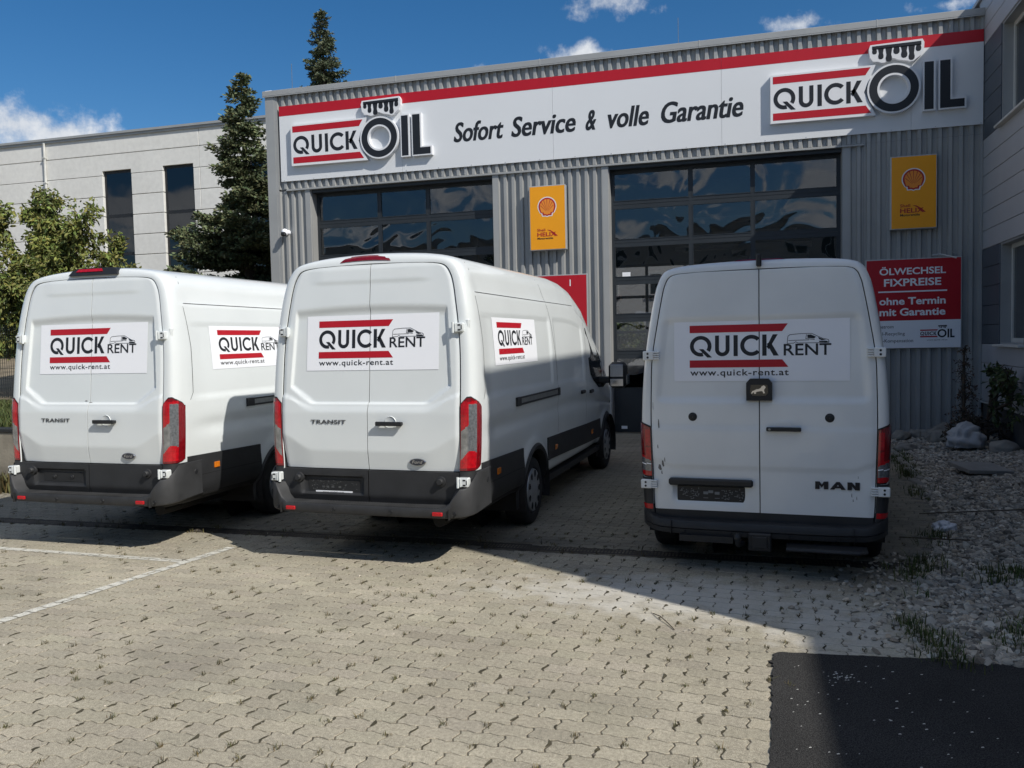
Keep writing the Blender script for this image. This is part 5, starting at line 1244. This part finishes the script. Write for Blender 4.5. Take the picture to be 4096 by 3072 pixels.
# emblem box with lion
xb = NV.xr(1.46)
mb = MB(); mb.prism([(.098, 1.376), (.098, 1.515), (.07, 1.548), (-.07, 1.548), (-.098, 1.515), (-.098, 1.376)], lambda u, v, t: (t, u, v), xb-.040, xb+.015); eb = mb.build('latch_housing', M_plastd, vanM, 30)
mb = MB(); mb.prism([(.070, 1.44), (.062, 1.502), (-.062, 1.502), (-.070, 1.44), (-.05, 1.415), (.05, 1.415)], lambda u, v, t: (t, u, v), xb-.044, xb-.038); mb.build('badge_plate', M_glassd, eb)
lion = [(-.055, .012), (-.05, .02), (-.038, .024), (-.02, .034), (0, .036), (.014, .046), (.02, .058), (.034, .064), (.046, .058), (.050, .048), (.044, .040), (.038, .030), (.040, .014), (.046, .004), (.030, .002), (.030, .014), (.018, .020), (.0, .018), (-.018, .014), (-.026, .006), (-.022, -.002), (-.038, -.002), (-.036, .008), (-.044, .010), (-.052, .0), (-.060, .0)]
mb = MB(); mb.add([(xb-.0455, -u, 1.432+v) for u, v in lion], [tuple(range(len(lion)))]); mb.build('lion_badge', M_chrome, eb)
yh, zh = -.182, 1.152; xh = n_door_x(yh, zh)
mb = MB(); mb.prism([(-.065, 0), (-.055, .045), (-.03, .062), (.03, .062), (.055, .045), (.065, 0)], lambda u, v, t: (t, yh+u, zh+v), xh-.006, xh+.01); hc = mb.build('handle_cup', M_white2, vanM, 30)
mb = MB(); mb.bbox(xh-.050, xh-.022, yh-.130, yh+.130, zh-.016, zh+.016, .013)
for q in (-.11, .11): mb.bbox(xh-.04, xh+.002, yh+q-.016, yh+q+.016, zh-.012, zh+.012, .005)
mb.build('door_handle', M_plastd, hc, 40)
mb = MB(); mb.lathe([(.001, -.0015), (.009, -.001), (.010, .001)], lambda a, r, h: (xh-.0505+h, yh+.105+r*math.cos(a), zh+r*math.sin(a)), 12); mb.build('key_lock', M_metal, hc)
mb = MB(); mb.bbox(-.80, -.745, .052, .716, .682, .738, .014); mb.build('plate_lamp_bar', M_plastd, vanM, 30)
mb = MB(); mb.bbox(-.742, -.728, .110, .653, .527, .672, .010); ph = mb.build('plate_holder', M_plastd, vanM)
mb = MB(); rnd = random.Random(5)
for s0 in (0, 1):
    for k in range(34):
        y = .125+rnd.random()*.16; z = .565+rnd.random()*.085; a, b = rnd.choice(((.014, .004), (.004, .014), (.02, .003), (.006, .006))); y = y if s0 == 0 else .763-y-a; mb.box(-.7445, -.7415, y, y+a, z, min(z+b, .662))
for y, z in ((.315, .607), (.365, .618), (.405, .607)): mb.box(-.7445, -.7415, y, y+.038, z, z+.022)
for y in (.315, .405): mb.box(-.7445, -.7415, y, y+.038, .575, .579)
tag(mb.build('holder_relief', pm('holder_grey', (.20, .21, .22), .5), ph), kind='stuff')
mb = MB(); text(mb, 'MAN Truck & Bus Österreich', -.505, -.275, .536, .012, lambda u, v: (-.7435, -u, v), bold=.01); mb.build('holder_lettering', M_stick, ph)
mb = MB()
def blk(P): mb.add([(n_door_x(-.57, .715)-.008, -u, v) for u, v in P]+[(n_door_x(-.57, .715)+.002, -u, v) for u, v in P], [tuple(range(len(P)))]+[(i, (i+1) % len(P), len(P)+(i+1) % len(P), len(P)+i) for i in range(len(P))])
z0, z1 = .686, .745
for P in ([(.413, z0), (.445, z0), (.445, z1), (.413, z1)], [(.476, z0), (.508, z0), (.508, z1), (.476, z1)], [(.445, z1), (.445, z1-.026), (.4605, z0+.012), (.4605, z0+.034)], [(.4605, z0+.034), (.4605, z0+.012), (.476, z1-.026), (.476, z1)],
          [(.52, z0), (.552, z0), (.578, z1-.020), (.566, z1)], [(.566, z1), (.578, z1-.020), (.602, z0), (.634, z0), (.592, z1)], [(.555, z0+.012), (.60, z0+.012), (.592, z0+.024), (.562, z0+.024)],
          [(.646, z0), (.678, z0), (.678, z1), (.646, z1)], [(.702, z0), (.734, z0), (.734, z1), (.702, z1)], [(.678, z1), (.678, z1-.03), (.702, z0), (.702, z0+.03)]): blk(P)
mb.build('brand_badge', M_black, vanM)
st = rent_decal(lambda u, v, o: (NV.xr(1.527+v)+.016-.003-o, .667-u, 1.527+v), 1.334, .498, vanM, split=.667)
mb = MB()
rnd = random.Random(11)
for (y, z, a, b) in ((.79, 1.15, .012, .07), (.80, .98, .008, .03), (.775, .80, .03, .045), (.755, .83, .02, .05), (.745, .87, .008, .035), (.77, .765, .010, .03), (-.68, .63, .006, .03), (-.715, .61, .005, .028), (-.69, .595, .006, .02), (-.725, .775, .004, .02), (.84, 1.30, .004, .06)):
    P = [(y, z), (y+a*.5, z-b*.1), (y+a, z+b*.3), (y+a*.8, z+b), (y+a*.3, z+b*.9)]; x = lambda u, v: n_door_x(max(-.85, min(.85, u)), v)-.0015
    mb.add([(x(u, v), u, v) for u, v in P], [tuple(range(5))])
build_each(mb, 'scuff', M_dirt, vanM)
mb = MB(); mb.box(-.65, 4.8, -.78, .78, .30, .62); mb.tube([(0, -.8, .345), (0, .8, .345)], .08, 8); mb.build('chassis', M_under, vanM)

# ================================================================== TREES
M_bark = pm('bark', (.075, .058, .042), .9, var=.3, scale=8, bump=.8, bscale=30)
M_need = pm('spruce_needles', (.095, .122, .062), .75, var=.35, scale=1.2, attr='Col')
M_need2 = pm('spruce_needles_blue', (.085, .11, .068), .75, var=.3, scale=1.2, attr='Col')
M_leaf = pm('cherry_leaf', (.140, .170, .046), .6, var=.35, scale=1.5, attr='Col')
M_leafd = pm('shrub_leaf', (.05, .075, .025), .6, var=.35, scale=3, attr='Col')
def spruce(name, label, x, y, h, rad, mat, zlo=.6, dens=1., seed=1, droop=.25):
    rg = np.random.default_rng(seed); t = thing(name, label, 'tree', (x, y, 0))
    mb = MB(); mb.tube([(0, 0, 0), (.05, 0, h*.4), (0, .03, h*.75), (0, 0, h*.99)], [.20, .14, .06, .008], 10); tips = []
    P0 = []; D0 = []; Ln = []
    z = zlo
    while z < h*.985:
        f = (h-z)/(h-zlo); R = rad*(f**1.05)*(.8+.25*rg.random())+.12; nb = int(4+4*f)
        for k in range(nb):
            a = rg.uniform(0, 2*PI); r = R*rg.uniform(.45, 1.22); d = np.array([math.cos(a), math.sin(a), 0])
            n = max(3, int(r/.075)); s = np.linspace(.12, 1, n)
            pts = d[None]*(s*r)[:, None]+np.array([0, 0, z])[None]+np.c_[0*s, 0*s, (-droop*r*s*(1-.75*s)+ .10*r*s**3)]
            mb.tube([tuple(pts[0]*[.1, .1, 1]), tuple(pts[n//2]), tuple(pts[-1])], [.022*f+.006, .012*f+.004, .003], 5, cap=False)
            sd = np.array([-d[1], d[0], 0])
            for i in range(n):
                q = pts[i]; w = r*.42*(1-.72*s[i])+.05
                m_ = max(2, int(w/.055*dens))
                for sg in (-1, 1):
                    u = np.arange(m_)/m_*w+.02
                    e = q[None]+sd[None]*(sg*u)[:, None]+d[None]*(u*.55)[:, None]+np.c_[0*u, 0*u, -u*.22+rg.normal(0, .02, m_)]
                    P0.append(e); D0.append(np.tile(sd*sg*.75+d*.6+np.array([0, 0, -.1]), (m_, 1))); Ln.append(np.full(m_, .085+.03*f))
                P0.append(q[None]); D0.append((d+np.array([0, 0, .15]))[None]); Ln.append(np.array([.12]))
        z += rg.uniform(.15, .24)*(.6+.75*f)
    mb.build('trunk', M_bark, t, 60)
    P = np.concatenate(P0); D = np.concatenate(D0); Ln = np.concatenate(Ln); D /= np.linalg.norm(D, axis=1)[:, None]
    reps = 3; P = np.repeat(P, reps, 0)+rg.normal(0, .022, (len(P)*reps, 3)); D = np.repeat(D, reps, 0)+rg.normal(0, .42, (len(P), 3)); D /= np.linalg.norm(D, axis=1)[:, None]; Ln = np.repeat(Ln, reps)*rg.uniform(.7, 1.3, len(P))
    S = np.cross(D, rg.normal(0, 1, D.shape)); S /= np.linalg.norm(S, axis=1)[:, None]; w = .013+.10*Ln[:, None]
    Vv = np.stack([P-S*w*.6, P+S*w*.6, P+D*Ln[:, None]*.6+S*w, P+D*Ln[:, None], P+D*Ln[:, None]*.6-S*w], 1).reshape(-1, 3)
    F = np.arange(len(P))[:, None]*5+np.arange(5)[None]
    c = np.repeat(np.clip(rg.normal(1, .28, len(P)), .35, 1.9), 5); npmesh('crown', Vv, F, mat, t, np.c_[c*np.repeat(rg.uniform(.85, 1.3, len(P)), 5), c, c*.9])
    return t
spruce('spruce_tree', 'dark green spruce standing left of the grey hall corner', -12.75, 19.5, 9.2, 2.75, M_need, .8, 1.0, 3)
spruce('spruce_tree', 'tall narrow spruce top rising behind the grey hall roof', -16.15, 30.5, 15.4, 2.0, M_need2, 8.5, .9, 5, .3)
def leafy(name, label, x, y, blobs, mat, n, ls, trunkh, seed=1, droop=.5, cat='tree', stems=1, z0=0.):
    """blobs: (cx, cy, cz, rx, ry, rz) clumps of leaves round limbs that grow from the foot"""
    rg = np.random.default_rng(seed); t = thing(name, label, cat, (x, y, z0)); mb = MB()
    mb.tube([(0, 0, 0), (.04, .02, trunkh*.6), (0, 0, trunkh)], [.11*trunkh/2, .085*trunkh/2, .06*trunkh/2], 9)
    P = []; D = []
    tot = sum(b[3]*b[4]*b[5] for b in blobs)**1.0
    for (cx, cy, cz, rx, ry, rz) in blobs:
        mb.tube([(0, 0, trunkh*.8), (cx*.45, cy*.45, (trunkh+cz)*.5), (cx, cy, cz), (cx*1.1, cy*1.1, cz+rz*.6)], [.05*trunkh/2, .03, .015, .004], 6, cap=False)
        for k in range(9):
            a = rg.normal(0, 1, 3); a /= np.linalg.norm(a); e = np.array([cx+a[0]*rx*1.05, cy+a[1]*ry*1.05, cz+a[2]*rz*1.05]); mb.tube([(cx, cy, cz), tuple((np.array([cx, cy, cz])+e)/2+[0, 0, .05]), tuple(e)], [.012, .007, .002], 4, cap=False)
            m_ = int(n*rx*ry*rz/tot/9); s = rg.random(m_)**.6
            q = np.array([cx, cy, cz])+(e-np.array([cx, cy, cz]))*s[:, None]*1.05+rg.normal(0, .12*max(rx, rz), (m_, 3)); P.append(q)
            D.append(rg.normal(0, .6, (m_, 3))+np.array([0, 0, -droop])+a*.4)
    mb.build('trunk', M_bark, t, 60)
    P = np.concatenate(P); D = np.concatenate(D); D /= np.linalg.norm(D, axis=1)[:, None]; N_ = len(P)
    S = np.cross(D, rg.normal(0, 1, D.shape)); S /= np.linalg.norm(S, axis=1)[:, None]; Ln = ls*rg.uniform(.6, 1.3, N_)[:, None]; w = Ln*.19; U = np.cross(S, D)*Ln*.10
    Vv = np.stack([P, P+D*Ln*.35+S*w, P+D*Ln*.7+S*w*.75+U, P+D*Ln, P+D*Ln*.7-S*w*.75+U, P+D*Ln*.35-S*w], 1).reshape(-1, 3)
    F = np.arange(N_)[:, None]*6+np.arange(6)[None]; c = np.repeat(np.clip(rg.normal(1, .3, N_), .35, 1.9), 6)
    npmesh('crown', Vv, F, mat, t, np.c_[c*np.repeat(rg.uniform(.8, 1.35, N_), 6), c, c*.85]); return t
rg = np.random.default_rng(21)
B = [(rg.normal(0, .75), rg.normal(0, .6), 2.75+rg.normal(0, .75), rg.uniform(.4, .7), rg.uniform(.4, .7), rg.uniform(.35, .6)) for _ in range(20)]
B += [(.95, -.2, 3.6, .35, .35, .55), (1.35, 0, 2.7, .45, .4, .3), (1.75, 0, 2.45, .4, .3, .2), (-.4, 0, 4.0, .5, .4, .4), (.1, -.2, 3.9, .3, .3, .45), (-1.3, 0, 3.7, .6, .5, .5), (-1.5, 0, 2.6, .7, .5, .6), (.3, -.3, 1.6, .8, .5, .5), (-.8, -.3, 1.5, .8, .5, .5)]
leafy('cherry_tree', 'bushy yellow-green tree with drooping leaves behind the left van', -13.9, 14.2, B, M_leaf, 38000, .115, 1.4, 4, .55, z0=.8)
# hedge mass low between tree and concrete hall
B = [(rg.uniform(-3, 3), rg.normal(0, .4), .8+rg.random()*.8, .7, .5, .5) for _ in range(16)]
leafy('shrub', 'dark low shrub thicket in front of the pale concrete building', -20.5, 20.5, B, M_leafd, 9000, .14, .6, 9, .2, 'shrub', z0=1.2)
# plants at the foot of the office block
B = [(.10, -.25, 1.25, .18, .22, .12), (.0, -.75, 1.1, .15, .3, .2), (.05, -1.1, .8, .15, .25, .3), (.0, -.5, .7, .12, .2, .3), (.0, -1.2, 1.25, .12, .2, .15)]
leafy('climbing_shrub', 'dark leafy shrub growing against the office wall below the window', 3.78, 15.05, B, M_leafd, 420, .12, .5, 15, .2, 'shrub')
B = [(0, 0, .3+.2*i, .10+.03*(6-i), .10, .16) for i in range(7)]
leafy('dry_weed', 'tall dry reddish weed by the corner of hall and office block', 3.60, 15.75, B, pm('dry_stalk', (.11, .075, .05), .9, var=.3, attr='Col'), 800, .05, .5, 16, .1, 'plant')
B = [(rg.normal(0, .25), rg.normal(0, .35), .18+rg.random()*.25, .2, .2, .15) for _ in range(8)]
leafy('dead_brush', 'heap of dead brown brush at the foot of the office wall', 3.55, 14.6, B, pm('dead_leaf', (.055, .045, .035), .95, var=.3, attr='Col'), 1500, .07, .2, 17, .0, 'brush')

# ================================================================== THINGS ON THE GRAVEL
M_rock = pm('boulder', (.24, .225, .195), .9, var=.25, scale=7, bump=.6, bscale=25)
def rock(name, label, x, y, z, sx, sy, sz, seed, mat=M_rock, cat='boulder', group='boulders along the hall wall'):
    rg = np.random.default_rng(seed); v = IV3.copy(); d = np.ones(len(v))
    for k in range(7):
        n = rg.normal(0, 1, 3); n /= np.linalg.norm(n); d = np.minimum(d, rg.uniform(.72, .95)/np.maximum(.05, v@n)) if k < 5 else d+.05*np.sin(v@n*7+k)
    v = v*np.minimum(d, 1.1)[:, None]*[sx, sy, sz]; o = npmesh(name, v, IF3, mat, smooth=True); o.location = (x, y, z); o.rotation_euler = (0, 0, rg.uniform(0, 6)); return tag(o, label, cat, group)
rocks = [(2.62, 15.75, .05, .24, .16, .12), (2.86, 15.95, .05, .14, .12, .12), (3.04, 15.95, .07, .19, .13, .10), (3.15, 15.65, .09, .26, .16, .14), (3.33, 15.98, .10, .22, .16, .17), (3.16, 15.30, .06, .24, .20, .19), (3.52, 15.80, .10, .18, .14, .10), (3.36, 15.55, .08, .15, .12, .09), (3.75, 15.9, .12, .28, .2, .14), (2.46, 14.35, .03, .12, .22, .09), (3.72, 13.9, .10, .2, .2, .14)]
names = ['first', 'second', 'third', 'fourth', 'fifth', 'big round', 'seventh', 'small', 'flat topped', 'half-sunk', 'dark']
wh = ['boulder from the left along the foot of the grey hall', 'boulder from the left along the foot of the grey hall', 'boulder from the left along the foot of the grey hall', 'boulder from the left along the foot of the grey hall', 'boulder from the left along the foot of the grey hall', 'boulder left of the torn white sack', 'boulder from the left along the foot of the grey hall', 'stone wedged behind the torn white sack', 'boulder in the corner of hall and office block', 'stone at the edge of the bed beside the third van', 'boulder below the office window']
for i, (r, n, w) in enumerate(zip(rocks, names, wh)): rock('boulder', n+' '+w, *r, 40+i)
KB = thing('kerb', 'broken row of pale edging stones between paving and gravel', 'kerb', (0, 0, 0))
for i, (x, y, a) in enumerate(((2.20, 13.75, .1), (2.17, 12.8, .02), (2.14, 11.9, .04), (2.08, 11.05, .12), (2.02, 10.1, .05))):
    mb = MB(); mb.bbox(-.055, .055, -.40, .40, -.08, .055-.012*i, .02); o = mb.build('kerb_stone', M_rock, KB, 40); o.location = (x, y, 0); o.rotation_euler = (.03, random.uniform(-.2, .2), a)
mb = MB(); mb.bbox(-.30, .30, -.24, .24, -.025, .025, .006); o = mb.build('concrete_slab', pm('slab', (.25, .245, .23), .85, var=.12, scale=5, bump=.3, bscale=60)); o.location = (2.93, 11.95, .10); o.rotation_euler = (.10, .06, .35); tag(o, 'square grey concrete slab lying tilted on the gravel', 'slab')
def crumple(name, label, cat, loc, sx, sy, sz, seed, mat, amp=.28, freq=5.):
    rg = np.random.default_rng(seed); v = IV3.copy(); d = np.ones(len(v))
    for k in range(12):
        n = rg.normal(0, 1, 3)*freq*(.5+k*.12); d += amp/(1+k*.35)*np.abs(np.sin(v@n+rg.uniform(0, 6)))-amp*.3/(1+k*.35)
    v = v*d[:, None]*[sx, sy, sz]; v[:, 2] = np.maximum(v[:, 2], -sz*.45); o = npmesh(name, v, IF3, mat, smooth=True); o.location = loc; return tag(o, label, cat)
M_sackw = pm('sack_white', (.46, .45, .44), .75, var=.15, scale=9, bump=.4, bscale=30)
crumple('torn_sack', 'torn white sack slumped on the gravel near the boulders', 'sack', (3.28, 14.2, .17), .17, .14, .18, 3, M_sackw, .30, 4.5)
crumple('plastic_scrap', 'small crumpled white plastic scrap at the gravel edge', 'litter', (1.80, 8.55, .03), .07, .05, .045, 4, pm('film_white', (.62, .64, .68), .4, var=.1), .3, 5)
M_tarp = pm('tarp', (.20, .19, .17), .85, var=.15, scale=6, bump=.3, bscale=20)
def cloth(r, a):
    fold = .10*math.sin(5*a+1)+.06*math.sin(11*a+r*4)+.035*math.sin(19*a-2*r); rr = r*(.36+.12*math.cos(a)+.07*math.sin(2*a+.6)+fold*.55*r*r)
    return (rr*math.cos(a), rr*math.sin(a)*.9, .30*(1-sstep(.55, 1.0, r))*(.8+.3*math.cos(a-.7)*r+.12*math.sin(3*a)*r)+.05*(1-r)+.06*fold*r*(1-r)*2+.012+.02*math.sin(7*r+3*a)*r*(1-r)*2)
mb = MB(); mb.grid(lambda a, r: cloth(r, a), list(np.linspace(0, 2*PI, 97)[:-1]), list(np.linspace(.02, 1, 26)), closed=True); mb.grid(lambda a, r: tuple(np.array(cloth(r, a))*[.97, .97, .97]-[0, 0, .008]), list(np.linspace(0, 2*PI, 97)[:-1]), [.9, 1.0], closed=True)
o = mb.build('cloth_sack', M_tarp, None, 60); o.location = (1.92, 5.66, .0); tag(o, 'grey cloth sack draped over a lump at the right edge of the gravel', 'sack')
mb = MB(); mb.tube([(.15, 6.0, .008), (.22, 5.9, .02), (.27, 5.82, .012), (.31, 5.72, .006)], .004, 5); tag(mb.build('twig', M_bark), 'thin curved twig lying on the sunlit paving', 'twig') if False else None
def twig(p, r, label): 
    mb = MB(); mb.tube(p, r, 5); tag(mb.build('twig', M_bark), label, 'twig')
twig([(-.62, 5.62, .006), (-.56, 5.52, .022), (-.50, 5.42, .012), (-.455, 5.33, .006)], .0035, 'thin curved twig on the sunlit paving near the shadow edge')
twig([(1.35, 8.2, .01), (1.6, 8.1, .03), (1.9, 8.05, .04)], .006, 'dark stick lying beside the third van at the gravel')
twig([(1.7, 9.2, .03), (2.3, 9.1, .10), (3.0, 9.25, .12), (3.6, 9.2, .2)], .006, 'long thin cable strand lying across the gravel')

# ================================================================== BEHIND THE HALL (seen through the gates) AND BEHIND THE CAMERA (mirrored in the glass)
M_wb = pm('render_pale', (.62, .58, .54), .85, var=.05)
def block(name, label, x0, x1, y0, y1, h, face, mat, sx=3.2, win=(1.5, 1.3)):
    t = thing(name, label, 'building', ((x0+x1)/2, y0 if face < 0 else y1, 0)); w = (x1-x0)/2; d = abs(y1-y0)*(-face)
    mb = MB(); mb.box(-w, w, min(0, d), max(0, d), 0, h); mb.build('wall', mat, t)
    mb = MB(); mb.box(-w-.2, w+.2, min(0, d)-.2, max(0, d)+.2, h, h+.25); mb.build('roof', M_trim, t)
    z = 1.1
    while z+win[1] < h-.4:
        x = -w+1.2
        while x+win[0] < w-.6:
            f = MB()
            for a, b, c, e in ((x, x+.1, z, z+win[1]), (x+win[0]-.1, x+win[0], z, z+win[1]), (x+.1, x+win[0]-.1, z, z+.1), (x+.1, x+win[0]-.1, z+win[1]-.1, z+win[1]), (x+win[0]/2-.04, x+win[0]/2+.04, z+.1, z+win[1]-.1)): f.box(a, b, *sorted((0, face*.05)), c, e)
            wn = f.build('window', M_owin, t); f = MB(); f.box(x+.1, x+win[0]-.1, *sorted((0, face*.02)), z+.1, z+win[1]-.1); f.build('pane', M_glassd, wn)
            f = MB(); f.box(x-.1, x+win[0]+.1, *sorted((0, face*.12)), z-.08, z); f.build('sill', M_red if face < 0 and name == 'rear_house' else M_owin, wn)
            x += sx
        z += 3.1
    return t
block('rear_house', 'pale house behind the hall, seen dimly through its right gate', -16, 6, 47, 56, 9.4, -1, M_wb)
block('opposite_building', 'long pale building across the yard mirrored in the gate glass', -34, 16, -42, -30, 9.5, 1, pm('render_warm', (.52, .49, .44), .85, var=.06))
B = [(rg.normal(0, 1.5), rg.normal(0, 1.2), 4.2+rg.normal(0, 1.2), 1.0, 1.0, .9) for _ in range(16)]
leafy('maple_tree', 'round leafy tree across the yard mirrored in the left gate', -15, -22, B, M_leafd, 9000, .3, 2.4, 31, .2)
B = [(rg.normal(0, 2.5), rg.normal(0, .5), 1.3+rg.random()*1.2, 1.0, .6, .8) for _ in range(14)]
leafy('hedge', 'green hedge behind the hall, seen through the right gate', -5.5, 40, B, M_leaf, 9000, .2, .8, 33, .2, 'hedge')
